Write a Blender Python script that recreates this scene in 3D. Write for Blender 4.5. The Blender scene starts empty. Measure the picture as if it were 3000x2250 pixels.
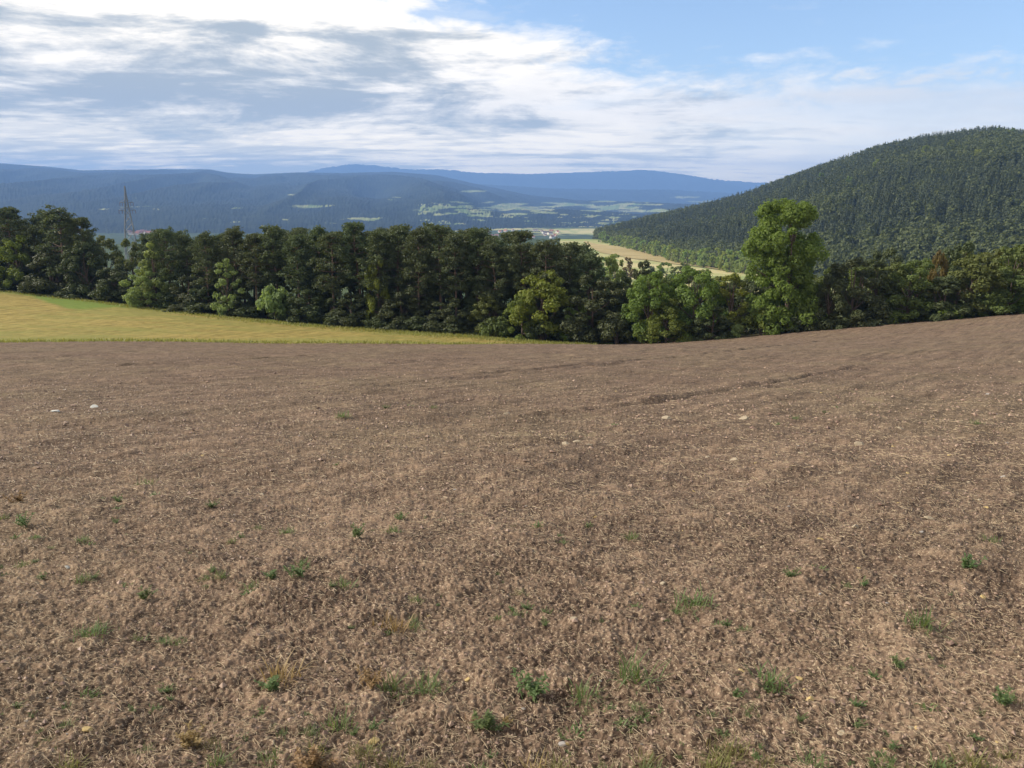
import bpy, math, random
import numpy as np
from mathutils import Vector, Matrix
R = math.radians
rnd = random.Random(7)
rng = np.random.default_rng(7)
scene = bpy.context.scene
col = scene.collection

# ------------------------------------------------------------------ camera
F, CX, CY = 2333.0, 1500.0, 1125.0            # focal length and centre, in pixels of the 3000 x 2250 photograph
PITCH = R(13.15)
EYE = 1.65
cam = bpy.data.cameras.new('camera')
cam.sensor_width = 36.0
cam.lens = 36.0 * F / 3000.0
cam.clip_start, cam.clip_end = 0.05, 60000.0
camo = bpy.data.objects.new('camera', cam)
camo.location = (0, 0, 0)                      # the eye is the origin; the soil lies 1.65 m below it
camo.rotation_euler = (math.pi / 2 - PITCH, 0, 0)
col.objects.link(camo)
scene.camera = camo

# ------------------------------------------------------------------ node helper
class NT:
    def __init__(s, tree):
        s.t = tree
        tree.nodes.clear()
    def n(s, kind, **kw):
        nd = s.t.nodes.new(kind)
        for k, v in kw.items():
            setattr(nd, k, v)
        return nd
    def put(s, sock, v):
        if hasattr(v, 'is_output'):
            s.t.links.new(v, sock)
        elif isinstance(v, (tuple, list)):
            v = tuple(v)
            if sock.type == 'RGBA' and len(v) == 3:
                v = v + (1,)
            sock.default_value = v
        else:
            sock.default_value = v
    def m(s, op, a, b=0.0, c=0.0, clamp=False):
        nd = s.n('ShaderNodeMath', operation=op, use_clamp=clamp)
        for i, v in enumerate((a, b, c)):
            s.put(nd.inputs[i], v)
        return nd.outputs[0]
    def add(s, a, b): return s.m('ADD', a, b)
    def sub(s, a, b): return s.m('SUBTRACT', a, b)
    def mul(s, a, b): return s.m('MULTIPLY', a, b)
    def div(s, a, b): return s.m('DIVIDE', a, b)
    def sm(s, x, lo, hi, a=0.0, b=1.0):
        nd = s.n('ShaderNodeMapRange', interpolation_type='SMOOTHSTEP')
        for i, v in enumerate((x, lo, hi, a, b)):
            s.put(nd.inputs[i], v)
        return nd.outputs[0]
    def noise(s, vec, scale, detail=4, rough=.55, dist=0.0):
        nd = s.n('ShaderNodeTexNoise')
        s.put(nd.inputs['Vector'], vec)
        nd.inputs['Scale'].default_value = scale
        nd.inputs['Detail'].default_value = detail
        nd.inputs['Roughness'].default_value = rough
        nd.inputs['Distortion'].default_value = dist
        return nd.outputs['Fac']
    def scale(s, vec, sc, loc=(0, 0, 0), rot=(0, 0, 0)):
        nd = s.n('ShaderNodeMapping')
        s.put(nd.inputs['Vector'], vec)
        nd.inputs['Location'].default_value = loc
        nd.inputs['Rotation'].default_value = rot
        nd.inputs['Scale'].default_value = sc
        return nd.outputs[0]
    def mix(s, f, a, b, mode='MIX'):
        nd = s.n('ShaderNodeMix', data_type='RGBA', blend_type=mode)
        s.put(nd.inputs['Factor'], f)
        s.put(nd.inputs[6], a)
        s.put(nd.inputs[7], b)
        return nd.outputs[2]
    def xyz(s, x, y, z):
        nd = s.n('ShaderNodeCombineXYZ')
        for i, v in enumerate((x, y, z)):
            s.put(nd.inputs[i], v)
        return nd.outputs[0]

# ------------------------------------------------------------------ sun and sky
SUN_AZ, SUN_EL = R(-84), R(33)                 # azimuth from straight ahead, to the left
sun = bpy.data.lights.new('sun', 'SUN')
sun.energy, sun.angle, sun.color = 5.0, R(0.6), (1.0, .92, .80)
suno = bpy.data.objects.new('sun', sun)
sdir = Vector((math.sin(SUN_AZ) * math.cos(SUN_EL), math.cos(SUN_AZ) * math.cos(SUN_EL), math.sin(SUN_EL)))
suno.rotation_euler = sdir.to_track_quat('Z', 'Y').to_euler()
suno.location = sdir * 50
col.objects.link(suno)

world = bpy.data.worlds.new('World')
scene.world = world
world.use_nodes = True
w = NT(world.node_tree)
sky = w.n('ShaderNodeTexSky', sky_type='NISHITA', sun_disc=False, sun_elevation=SUN_EL, sun_rotation=SUN_AZ,
          altitude=400.0, air_density=1.0, dust_density=.6, ozone_density=1.6)
tc = w.n('ShaderNodeTexCoord')
sep = w.n('ShaderNodeSeparateXYZ')
w.put(sep.inputs[0], tc.outputs['Generated'])
dx, dy, dz = sep.outputs
zz = w.m('MAXIMUM', dz, 0.0)
hl = w.m('SQRT', w.add(w.mul(dx, dx), w.mul(dy, dy)))
el = w.div(zz, w.m('MAXIMUM', hl, .01))        # tangent of elevation
az = w.m('ARCTAN2', dx, dy)                    # 0 straight ahead, + to the right
den = w.add(zz, .075)
pl = w.xyz(w.div(dx, den), w.div(dy, den), 0.0)   # point where the view ray meets the cloud deck
n_big = w.noise(w.scale(pl, (1, 1, 1), (3.1, .7, 0)), .42, 6, .60, .3)
n_mid = w.noise(w.scale(pl, (1, 1.5, 1), (9.2, 4.4, 0), (0, 0, .25)), .95, 7, .60, .4)
n_str = w.noise(w.scale(pl, (.55, 1.7, 1), (2.5, 1.3, 0), (0, 0, -.12)), 1.25, 6, .60, .5)
n_fin = w.noise(w.scale(pl, (1, 1.3, 1), (1.2, 7.3, 0)), 3.2, 6, .62, .2)
n_puf = w.noise(w.xyz(w.add(az, 7.0), w.mul(el, 2.3), 3.3), 5.2, 7, .62, .25)
n_pu2 = w.noise(w.xyz(w.add(az, 2.0), w.mul(el, 3.2), 8.3), 13.0, 6, .62, .3)
# the clear opening: high up and to the right, its lower edge climbing towards the left
edge = w.add(.118, w.mul(w.m('MAXIMUM', w.sub(.16, az), 0.0), .36))
open_ = w.sub(el, edge)
open_ = w.add(open_, w.mul(w.sub(n_big, .5), .10))
open_ = w.add(open_, w.mul(w.sub(n_puf, .5), .16))
open_ = w.add(open_, w.mul(w.sub(n_pu2, .5), .085))
cover = w.sm(open_, -.010, .038, 1.0, 0.0)
high = w.m('MAXIMUM', w.sm(el, .30, .50), w.sm(dy, .1, -.15))
cover_hi = w.sm(n_big, .36, .54)  # unseen clouds overhead and behind, added to make the blue fill neutral
cover = w.add(w.mul(cover, w.sub(1.0, high)), w.mul(cover_hi, high))
thin = w.sm(w.sub(az, w.mul(w.sub(n_mid, .5), 1.2)), .05, .55, 0.0, .34)   # the veil on the right is thinner
cover = w.mul(cover, w.sub(1.0, thin))
wisps = w.mul(w.sm(w.add(n_puf, w.mul(w.sub(n_pu2, .5), .55)), .56, .74), .85)
wisps = w.mul(wisps, w.sm(el, .13, .18, 1.0, .25))
cover = w.m('MAXIMUM', cover, wisps)
# the grey bank on the left, streaky below
n_bnk = w.noise(w.scale(w.xyz(w.add(az, 4.0), w.mul(el, 4.6), 1.7), (1, 1, 1), rot=(0, 0, -.10)), 3.6, 8, .64, .35)
ea = w.div(w.add(az, .42), .54)
ee = w.div(w.sub(el, .105), .085)
bank = w.sub(1.0, w.add(w.mul(ea, ea), w.mul(ee, ee)))
bank = w.add(w.mul(w.add(bank, .18), .75), w.mul(w.sub(n_bnk, .5), 8.5))
bank = w.add(bank, w.mul(w.sub(n_pu2, .5), 2.2))
bank = w.add(bank, w.mul(w.sub(n_str, .5), 1.8))
bank = w.add(bank, w.mul(w.sub(n_fin, .5), 1.2))
bank = w.sm(bank, -.45, 1.35)
low = w.sm(el, .03, .12, 1.0, 0.0)
strk = w.mul(w.sm(w.add(w.add(w.mul(n_str, .5), w.mul(n_bnk, .5)), w.mul(w.sub(n_fin, .5), .25)), w.sm(az, -.35, .3, .36, .46), w.sm(az, -.35, .3, .55, .61)), low)
strk = w.mul(strk, w.sm(az, -.1, .6, .95, .60))
grey = w.m('MAXIMUM', w.mul(bank, .95), strk)
soft = w.mul(w.sm(w.add(w.mul(n_puf, .6), w.mul(n_mid, .4)), .44, .60), w.sm(az, .0, .5, .16, .30))
grey = w.m('MAXIMUM', grey, soft)
white = w.mix(w.sm(az, -.3, .6), (1.00, .985, .95), (.84, .85, .87))
white = w.mix(w.sm(el, .0, .05), (.82, .80, .74), white)
cloudc = w.mix(grey, white, (.295, .355, .42))
zen = w.sm(el, .35, .8, 1.0, .0)
cloudc = w.mix(zen, (.46, .45, .44), cloudc)  # unseen overhead cloud dimmed to weaken the fill light
cloudc = w.mix(1.0, cloudc, w.mix(w.sm(el, .015, .11), (2.9, 2.4, 1.5), (1.34, 1.23, 1.06)), 'MULTIPLY')
bg1 = w.n('ShaderNodeBackground')
w.put(bg1.inputs[0], w.mix(1.0, sky.outputs[0], (1.06, 1.04, 1.06), 'MULTIPLY'))
bg1.inputs[1].default_value = .15
bg2 = w.n('ShaderNodeBackground')
w.put(bg2.inputs[0], cloudc)
bg2.inputs[1].default_value = 1.0
ms = w.n('ShaderNodeMixShader')
w.put(ms.inputs[0], cover)
w.put(ms.inputs[1], bg1.outputs[0])
w.put(ms.inputs[2], bg2.outputs[0])
wo = w.n('ShaderNodeOutputWorld')
w.put(wo.inputs[0], ms.outputs[0])

scene.view_settings.view_transform = 'Standard'
scene.view_settings.look = 'None'
scene.view_settings.exposure = 0.35
scene.view_settings.gamma = 1.0
scene.cycles.max_bounces = 6
scene.cycles.diffuse_bounces = 3
scene.cycles.transmission_bounces = 4
scene.cycles.volume_bounces = 0

# ------------------------------------------------------------------ geometry helpers
def ray(u, v):
    b = -(v - CY) / F
    return np.array([(u - CX) / F, math.cos(PITCH) + b * math.sin(PITCH), -math.sin(PITCH) + b * math.cos(PITCH)])
def at(u, v, Y):                               # the point seen at photo pixel (u, v), Y metres ahead
    d = ray(u, v)
    return d * (Y / d[1])
def pix(P):                                    # photo pixel of world points (n, 3)
    P = np.asarray(P, float)
    dep = P[..., 1] * math.cos(PITCH) - P[..., 2] * math.sin(PITCH)
    up = P[..., 1] * math.sin(PITCH) + P[..., 2] * math.cos(PITCH)
    return CX + F * P[..., 0] / dep, CY - F * up / dep

def hash2(ix, iy, seed):
    h = (ix.astype(np.int64) * 374761393 + iy.astype(np.int64) * 668265263 + seed * 2147483647 + 1013904223) & 0xffffffff
    h = ((h ^ (h >> 13)) * 1274126177) & 0xffffffff
    h = ((h ^ (h >> 16)) * 2246822519) & 0xffffffff
    return ((h ^ (h >> 15)) & 0xffffff) / float(0xffffff)
def vnoise(x, y, seed):                        # smooth value noise, -1..1
    ix, iy = np.floor(x), np.floor(y)
    fx, fy = x - ix, y - iy
    ix, iy = ix.astype(np.int64), iy.astype(np.int64)
    sx, sy = fx * fx * (3 - 2 * fx), fy * fy * (3 - 2 * fy)
    a, b = hash2(ix, iy, seed), hash2(ix + 1, iy, seed)
    c, d = hash2(ix, iy + 1, seed), hash2(ix + 1, iy + 1, seed)
    return 2 * (a + (b - a) * sx + (c - a) * sy + (a - b - c + d) * sx * sy) - 1
def fbm(x, y, seed, octs=4, gain=.5):
    s, a = 0, 1.0
    for k in range(octs):
        s = s + a * vnoise(x * 2 ** k + 17.3 * k, y * 2 ** k - 9.1 * k, seed + k)
        a *= gain
    return s
def clods(x, y, cell, seed, keep=.7):          # domed lumps of random size on a jittered grid, 0..1
    gx, gy = x / cell, y / cell
    ix, iy = np.floor(gx).astype(np.int64), np.floor(gy).astype(np.int64)
    out = np.zeros_like(x)
    for ox in (-1, 0, 1):
        for oy in (-1, 0, 1):
            jx, jy = ix + ox, iy + oy
            px, py = jx + hash2(jx, jy, seed), jy + hash2(jx, jy, seed + 1)
            r = .30 + .55 * hash2(jx, jy, seed + 2)
            r = np.where(hash2(jx, jy, seed + 3) < keep, r, .01)
            q = 1 - ((gx - px) ** 2 + (gy - py) ** 2) / (r * r)
            out = np.maximum(out, np.clip(q, 0, 1) * r)
    return out

def mesh_np(name, V, Fc, smooth=False, attrs=None):
    """V (n,3); Fc list of index arrays (m,k)."""
    me = bpy.data.meshes.new(name)
    V = np.ascontiguousarray(V, dtype=np.float32)
    me.vertices.add(len(V))
    me.vertices.foreach_set('co', V.ravel())
    if not isinstance(Fc, list):
        Fc = [Fc]
    Fc = [np.asarray(f) for f in Fc if len(f)]
    loops = np.concatenate([f.ravel() for f in Fc]).astype(np.int32)
    tot = np.concatenate([np.full(len(f), f.shape[1], np.int32) for f in Fc])
    start = np.concatenate([[0], np.cumsum(tot)[:-1]]).astype(np.int32)
    me.loops.add(len(loops))
    me.loops.foreach_set('vertex_index', loops)
    me.polygons.add(len(tot))
    me.polygons.foreach_set('loop_start', start)
    me.update(calc_edges=True)
    me.polygons.foreach_set('use_smooth', np.full(len(tot), smooth, bool))
    for k, a in (attrs or {}).items():
        at_ = me.attributes.new(k, 'FLOAT', 'POINT')
        at_.data.foreach_set('value', np.ascontiguousarray(a, dtype=np.float32))
    me.validate()
    return me
def grid_faces(nr, nc):
    i = np.arange(nr - 1)[:, None] * nc + np.arange(nc - 1)[None, :]
    i = i.ravel()
    return np.stack([i, i + 1, i + nc + 1, i + nc], 1)
def obj(name, me, mat, parent=None, **props):
    o = bpy.data.objects.new(name, me)
    if mat and not me.materials:
        me.materials.append(mat)
    col.objects.link(o)
    if parent:
        o.parent = parent
    for k, v in props.items():
        o[k] = v
    return o
def thing(name, label, cat, loc=(0, 0, 0), rz=0.0, sc=(1, 1, 1), group=None):
    o = bpy.data.objects.new(name, None)
    o.empty_display_size = .3
    col.objects.link(o)
    o.location, o.rotation_euler, o.scale = loc, (0, 0, rz), sc
    o['label'], o['category'] = label, cat
    if group:
        o['group'] = group
    return o
class MB:                                      # collects tubes, boxes and cards into one mesh
    def __init__(s):
        s.v, s.f, s.n = [], {}, 0
    def addm(s, V, Fx):
        Fx = np.asarray(Fx)
        s.f.setdefault(Fx.shape[1], []).append(Fx + s.n)
        s.v.append(np.asarray(V, float))
        s.n += len(V)
    def tube(s, pts, rad, sides=6):
        pts = np.asarray(pts, float)
        k = len(pts)
        t = np.gradient(pts, axis=0)
        t /= np.linalg.norm(t, axis=1)[:, None] + 1e-9
        ref = np.array([0., 0, 1]) if abs(t[0][2]) < .9 else np.array([1., 0, 0])
        a = np.cross(t, ref); a /= np.linalg.norm(a, axis=1)[:, None] + 1e-9
        b = np.cross(t, a)
        th = np.arange(sides) * 2 * math.pi / sides
        V = pts[:, None, :] + np.asarray(rad, float)[:, None, None] * (a[:, None, :] * np.cos(th)[None, :, None] + b[:, None, :] * np.sin(th)[None, :, None])
        i, j = np.meshgrid(np.arange(k - 1), np.arange(sides), indexing='ij')
        i, j = i.ravel(), j.ravel()
        j2 = (j + 1) % sides
        s.addm(V.reshape(-1, 3), np.stack([i * sides + j, i * sides + j2, (i + 1) * sides + j2, (i + 1) * sides + j], 1))
    def bar(s, a, b, w):
        s.tube([a, b], [w, w], 4)
    def cards(s, C, Nn, sx, sy, rg):            # rhombic leaf faces
        C = np.asarray(C, float); n = len(C)
        if n == 0: return
        Nn = Nn / (np.linalg.norm(Nn, axis=1)[:, None] + 1e-9)
        q = rg.normal(size=(n, 3))
        a = np.cross(Nn, q); a /= np.linalg.norm(a, axis=1)[:, None] + 1e-9
        b = np.cross(Nn, a)
        sx, sy = np.broadcast_to(sx, n)[:, None], np.broadcast_to(sy, n)[:, None]
        bend = Nn * sx * .25
        V = np.stack([C - a * sx, C + b * sy + bend, C + a * sx, C - b * sy + bend], 1).reshape(-1, 3)
        s.addm(V, np.arange(4 * n).reshape(n, 4))
    def mesh(s, name, smooth=False):
        return mesh_np(name, np.concatenate(s.v), [np.concatenate(x) for x in s.f.values()], smooth)

# ------------------------------------------------------------------ the lie of the land near the camera
TREE_EDGE = [(-900, 800, 195), (-400, 818, 172), (0, 850, 150), (300, 884, 137), (600, 920, 123), (1000, 957, 114), (1400, 983, 107.5),
             (1750, 1007, 101), (2100, 992, 98), (2500, 958, 96), (3000, 918, 95), (3500, 880, 95), (4000, 845, 95)]
PLOUGH_EDGE = [(-900, 1000, 84), (-400, 1002, 84), (0, 1003, 85), (800, 1006, 90), (1400, 1011, 95.5), (1750, 1009, 100.6)]
ctl = []
for Y in (-12, 0, 3, 8, 18, 34, 52, 70):
    for a in ((-1.2, -.6, 0, .6, 1.2) if Y > 5 else (-4, 0, 4)):
        X = a * max(Y, 4)
        ctl.append((X, Y, -EYE - .158 * Y + (.00100 * max(X - 8, 0) ** 2)))
for e in TREE_EDGE + PLOUGH_EDGE:
    ctl.append(tuple(at(*e)))
for e in TREE_EDGE:
    p = at(*e)
    for s_, dz_ in ((1.35, 5.0), (1.8, 11.0)):
        ctl.append((p[0] * s_, p[1] * s_, p[2] - dz_))
ctl = np.array(ctl)
def tps_k(d2):
    return .5 * d2 * np.log(d2 + 1e-6)
_c = ctl[:, :2] / 50.0
_d2 = ((_c[:, None] - _c[None]) ** 2).sum(-1)
_n = len(ctl)
_A = np.zeros((_n + 3, _n + 3))
_A[:_n, :_n] = tps_k(_d2) + np.eye(_n) * 2e-4
_A[:_n, _n:] = np.c_[np.ones(_n), _c]
_A[_n:, :_n] = _A[:_n, _n:].T
_w = np.linalg.solve(_A, np.r_[ctl[:, 2], 0, 0, 0])
def H(x, y):
    x, y = np.asarray(x, float), np.asarray(y, float)
    sh = x.shape
    p = np.c_[x.ravel(), y.ravel()] / 50.0
    out = np.empty(len(p))
    for i in range(0, len(p), 60000):
        q = p[i:i + 60000]
        d2 = ((q[:, None, 0] - _c[None, :, 0]) ** 2 + (q[:, None, 1] - _c[None, :, 1]) ** 2)
        out[i:i + 60000] = tps_k(d2) @ _w[:_n] + _w[_n] + q @ _w[_n + 1:]
    return out.reshape(sh)
def ground_hit(u, v):                          # where the view ray of a photo pixel meets the field
    d = ray(u, v)
    ts = np.geomspace(1.0, 160, 700)
    P = ts[:, None] * d[None]
    below = P[:, 2] < H(P[:, 0], P[:, 1])
    k = int(np.argmax(below)) if below.any() else len(ts) - 1
    lo, hi = ts[max(k - 1, 0)], ts[k]
    for _ in range(14):
        mid = .5 * (lo + hi)
        p = d * mid
        if p[2] < H(p[0], p[1]): hi = mid
        else: lo = mid
    return d * hi
ea_ = np.array([at(*e)[0] / e[2] for e in TREE_EDGE]); eY_ = np.array([e[2] for e in TREE_EDGE], float)
pa_ = np.array([at(*e)[0] / e[2] for e in PLOUGH_EDGE]); pY_ = np.array([e[2] for e in PLOUGH_EDGE], float)
def edgeY(a): return np.interp(a, ea_, eY_)
def ploughY(a):
    return np.where(a > pa_[-1], edgeY(a) - .3, np.minimum(np.interp(a, pa_, pY_), edgeY(a) - .3))

# ------------------------------------------------------------------ materials
def new_mat(name):
    m = bpy.data.materials.new(name)
    m.use_nodes = True
    return m, NT(m.node_tree)
def finish(t, colr, rough=.9, bump=None, bstr=.5, bdist=.02, spec=.2):
    p = t.n('ShaderNodeBsdfPrincipled')
    t.put(p.inputs['Base Color'], colr)
    t.put(p.inputs['Roughness'], rough)
    p.inputs['Specular IOR Level'].default_value = spec
    if bump is not None:
        b = t.n('ShaderNodeBump')
        b.inputs['Strength'].default_value = bstr
        b.inputs['Distance'].default_value = bdist
        t.put(b.inputs['Height'], bump)
        t.put(p.inputs['Normal'], b.outputs[0])
    o = t.n('ShaderNodeOutputMaterial')
    t.put(o.inputs[0], p.outputs[0])
    return p
def pos(t):
    return t.n('ShaderNodeNewGeometry').outputs['Position']
def attr(t, name):
    return t.n('ShaderNodeAttribute', attribute_name=name).outputs['Fac']

def leaf_mat(name, c1, c2, trans=.35, tint=(1.25, 1.2, .6), var=.35, nsc=.55):
    m, t = new_mat(name)
    g = t.n('ShaderNodeNewGeometry')
    oi = t.n('ShaderNodeObjectInfo')
    f = t.add(t.mul(g.outputs['Random Per Island'], .55), t.mul(oi.outputs['Random'], .45))
    tcn = t.n('ShaderNodeTexCoord')
    nz = t.noise(tcn.outputs['Object'], nsc, 3, .6)
    c = t.mix(f, c1, c2)
    hs = t.n('ShaderNodeHueSaturation')
    t.put(hs.inputs['Hue'], t.add(.5, t.mul(t.sub(oi.outputs['Random'], .5), .05)))
    t.put(hs.inputs['Value'], t.add(1.0 - var, t.mul(nz, 2 * var)))
    t.put(hs.inputs['Color'], c)
    c = hs.outputs[0]
    p = t.n('ShaderNodeBsdfPrincipled')
    t.put(p.inputs['Base Color'], c)
    p.inputs['Roughness'].default_value = .55
    p.inputs['Specular IOR Level'].default_value = .25
    tr = t.n('ShaderNodeBsdfTranslucent')
    t.put(tr.inputs[0], t.mix(1.0, c, tint, 'MULTIPLY'))
    mx = t.n('ShaderNodeMixShader')
    mx.inputs[0].default_value = trans
    t.put(mx.inputs[1], p.outputs[0])
    t.put(mx.inputs[2], tr.outputs[0])
    o = t.n('ShaderNodeOutputMaterial')
    t.put(o.inputs[0], mx.outputs[0])
    return m

M = {}
M['pine'] = leaf_mat('pine_needles', (.070, .096, .048), (.122, .146, .066), .25, var=.30)
M['dark_leaf'] = leaf_mat('dark_leaves', (.055, .074, .032), (.100, .115, .045), .28)
M['green_leaf'] = leaf_mat('green_leaves', (.115, .170, .036), (.195, .245, .060), .45)
M['pale_leaf'] = leaf_mat('pale_leaves', (.17, .235, .080), (.27, .33, .140), .48)
M['yellow_leaf'] = leaf_mat('yellow_green_leaves', (.145, .190, .032), (.235, .245, .050), .42)
M['lime_leaf'] = leaf_mat('lime_leaves', (.115, .195, .036), (.19, .275, .066), .48, (1.08, 1.15, .65))
M['olive_leaf'] = leaf_mat('olive_leaves', (.085, .112, .030), (.145, .165, .046), .35)
M['rust_leaf'] = leaf_mat('rust_leaves', (.13, .115, .035), (.21, .15, .045), .35)
M['weed'] = leaf_mat('weed_leaves', (.095, .150, .055), (.185, .235, .095), .38, var=.25)
M['belt_leaf'] = leaf_mat('foothill_leaves', (.18, .25, .06), (.30, .36, .11), .4)
M['grass'] = leaf_mat('grass_blades', (.13, .14, .05), (.26, .23, .09), .35, var=.3)
M['dry'] = leaf_mat('dry_plants', (.22, .14, .07), (.36, .25, .12), .3, var=.3)

m, t = new_mat('bark'); M['bark'] = m
p_ = t.n('ShaderNodeTexCoord').outputs['Object']
n1 = t.noise(t.scale(p_, (6, 6, .8)), 2.0, 5, .6)
hz = t.n('ShaderNodeSeparateXYZ'); t.put(hz.inputs[0], p_)
finish(t, t.mix(n1, (.055, .040, .033), (.17, .125, .10)), .9, n1, .6, .03)
m, t = new_mat('pine_bark'); M['pine_bark'] = m
p_ = t.n('ShaderNodeTexCoord').outputs['Object']
n1 = t.noise(t.scale(p_, (5, 5, .9)), 2.0, 5, .6)
finish(t, t.mix(t.sm(n1, .3, .7), (.075, .052, .042), (.22, .155, .115)), .9, n1, .6, .03)

# tilled soil: dark damp earth, dry crust, straw crumbs and a faint bloom of seedlings
m, t = new_mat('tilled_soil'); M['soil'] = m
P = pos(t)
n_l = t.noise(P, .16, 4, .6)
n_m = t.noise(P, 1.1, 5, .6)
n_s = t.noise(P, 9.0, 5, .65)
n_f = t.noise(P, 46.0, 3, .7)
n_ff = t.noise(t.scale(P, (1, 1, 1), (3, 8, 1)), 100.0, 2, .6)
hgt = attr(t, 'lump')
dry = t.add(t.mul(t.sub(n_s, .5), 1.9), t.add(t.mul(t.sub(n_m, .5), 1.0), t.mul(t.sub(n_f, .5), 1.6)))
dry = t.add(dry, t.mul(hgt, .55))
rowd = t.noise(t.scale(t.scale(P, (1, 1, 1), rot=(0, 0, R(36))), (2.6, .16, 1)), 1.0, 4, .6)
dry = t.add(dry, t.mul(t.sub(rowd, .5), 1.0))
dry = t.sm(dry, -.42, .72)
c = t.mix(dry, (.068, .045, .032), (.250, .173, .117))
c = t.mix(t.mul(t.sm(n_l, .40, .65), .55), c, t.mix(dry, (.078, .057, .036), (.258, .192, .118)))
crumb = t.mul(t.sm(t.add(n_ff, t.mul(t.sub(n_f, .5), .8)), .60, .72), .85)
c = t.mix(crumb, c, (.50, .40, .27))
grn = t.mul(t.sm(t.add(n_m, t.mul(t.sub(n_s, .5), .7)), .60, .80), t.sm(n_l, .42, .60))
c = t.mix(t.mul(grn, .40), c, (.13, .14, .055))
finish(t, c, .95, t.add(n_f, t.mul(n_ff, .5)), .9, .012, .1)

m, t = new_mat('stubble'); M['stubble'] = m
P = pos(t)
n_l = t.noise(t.scale(P, (.35, 1.0, 1), (2, 0, 0), (0, 0, .35)), .11, 4, .6)
n_m = t.noise(t.scale(P, (.35, 1.6, 1), rot=(0, 0, .3)), .9, 5, .65)
n_s = t.noise(P, 5.0, 4, .7)
n_r = t.noise(t.scale(t.scale(P, (1, 1, 1), rot=(0, 0, -1.25)), (.05, 1.5, 1)), 1.0, 3, .6)
c = t.mix(t.sm(t.add(t.add(n_m, t.mul(t.sub(n_s, .5), .6)), t.mul(t.sub(n_r, .5), .8)), .25, .75), (.185, .145, .042), (.335, .262, .085))
c = t.mix(t.mul(t.sm(n_l, .42, .62), .62), c, (.185, .195, .052))
c = t.mix(t.mul(attr(t, 'verge'), .85), c, t.mix(n_s, (.085, .15, .022), (.16, .23, .045)))
finish(t, c, .95, n_s, .8, .05, .1)

m, t = new_mat('woodland_floor'); M['floor'] = m
P = pos(t)
finish(t, t.mix(t.noise(P, 1.4, 5, .65), (.035, .032, .016), (.085, .075, .035)), .95, t.noise(P, 6, 4), .8, .08, .1)

def far_mat(name, wood1, wood2, f1, f2, fscale):
    m, t = new_mat(name)
    P = pos(t)
    n_t = t.noise(P, fscale * 20, 4, .6)
    n_m = t.noise(P, fscale * 2.2, 4, .6)
    c = t.mix(t.sm(t.add(t.mul(n_t, .6), t.mul(n_m, .4)), .38, .62), wood1, wood2)
    vo = t.n('ShaderNodeTexVoronoi', feature='F1')
    t.put(vo.inputs['Vector'], t.scale(P, (fscale * 3.0, fscale * 2.0, 0)))
    vo.inputs['Scale'].default_value = 1.0
    rs = t.n('ShaderNodeSeparateColor'); t.put(rs.inputs[0], vo.outputs['Color'])
    fc = t.mix(rs.outputs[0], f1, f2)
    mead = attr(t, 'meadow')
    mk = t.sm(t.add(mead, t.mul(t.sub(n_m, .5), .5)), .37, .50)
    c = t.mix(mk, c, fc)
    finish(t, c, .95, n_t, .3, 4.0, .05)
    return m
M['ridge'] = far_mat('ridge_forest', (.014, .020, .017), (.036, .048, .032), (.13, .19, .07), (.30, .30, .14), .004)
M['valley'] = far_mat('valley_land', (.035, .055, .025), (.080, .105, .045), (.24, .29, .10), (.50, .43, .22), .008)
M['hillsoil'] = far_mat('hill_forest_floor', (.020, .026, .014), (.045, .055, .026), (.12, .15, .05), (.2, .2, .08), .02)

m, t = new_mat('ripe_field'); M['ripe'] = m
P = pos(t)
n1 = t.noise(t.scale(P, (.3, 1, 1), rot=(0, 0, .6)), .06, 5, .65)
finish(t, t.mix(t.sm(n1, .3, .7), (.30, .235, .095), (.42, .335, .155)), .95, None)

def plain(name, c, c2, sc=8.0, rough=.8, metal=0.0, local=True):
    m, t = new_mat(name)
    v = t.n('ShaderNodeTexCoord').outputs['Object'] if local else pos(t)
    nz = t.noise(v, sc, 4, .6)
    pr = finish(t, t.mix(t.sm(nz, .3, .7), c, c2), rough, nz, .4, .01)
    pr.inputs['Metallic'].default_value = metal
    return m
M['limestone'] = plain('limestone', (.27, .22, .15), (.45, .375, .27), 22)
M['tanstone'] = plain('tan_stone', (.42, .30, .12), (.58, .44, .21), 22)
M['greystone'] = plain('grey_stone', (.24, .22, .20), (.40, .37, .34), 22)
M['whitestone'] = plain('white_stone', (.42, .42, .38), (.58, .58, .53), 22)
M['brownstone'] = plain('brown_stone', (.16, .11, .075), (.27, .19, .13), 22)
M['straw'] = leaf_mat('straw', (.27, .20, .12), (.54, .44, .28), .15, (1, .95, .8), .3)
M['steel'] = plain('galvanised_steel', (.15, .16, .17), (.22, .23, .24), 1.5, .6, .3)
M['porcelain'] = plain('insulator_glaze', (.10, .05, .03), (.16, .08, .05), 4, .3)
M['plaster'] = plain('house_plaster', (.62, .58, .50), (.78, .75, .68), .5)
M['plaster2'] = plain('cream_plaster', (.60, .50, .36), (.70, .60, .45), .5)
M['tiles'] = plain('roof_tiles', (.28, .11, .065), (.38, .17, .10), 1.5)
M['tiles2'] = plain('dark_roof_tiles', (.14, .10, .09), (.22, .16, .14), 1.5)
M['glass'] = plain('window_glass', (.03, .035, .04), (.05, .06, .07), 1.0, .15)

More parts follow.
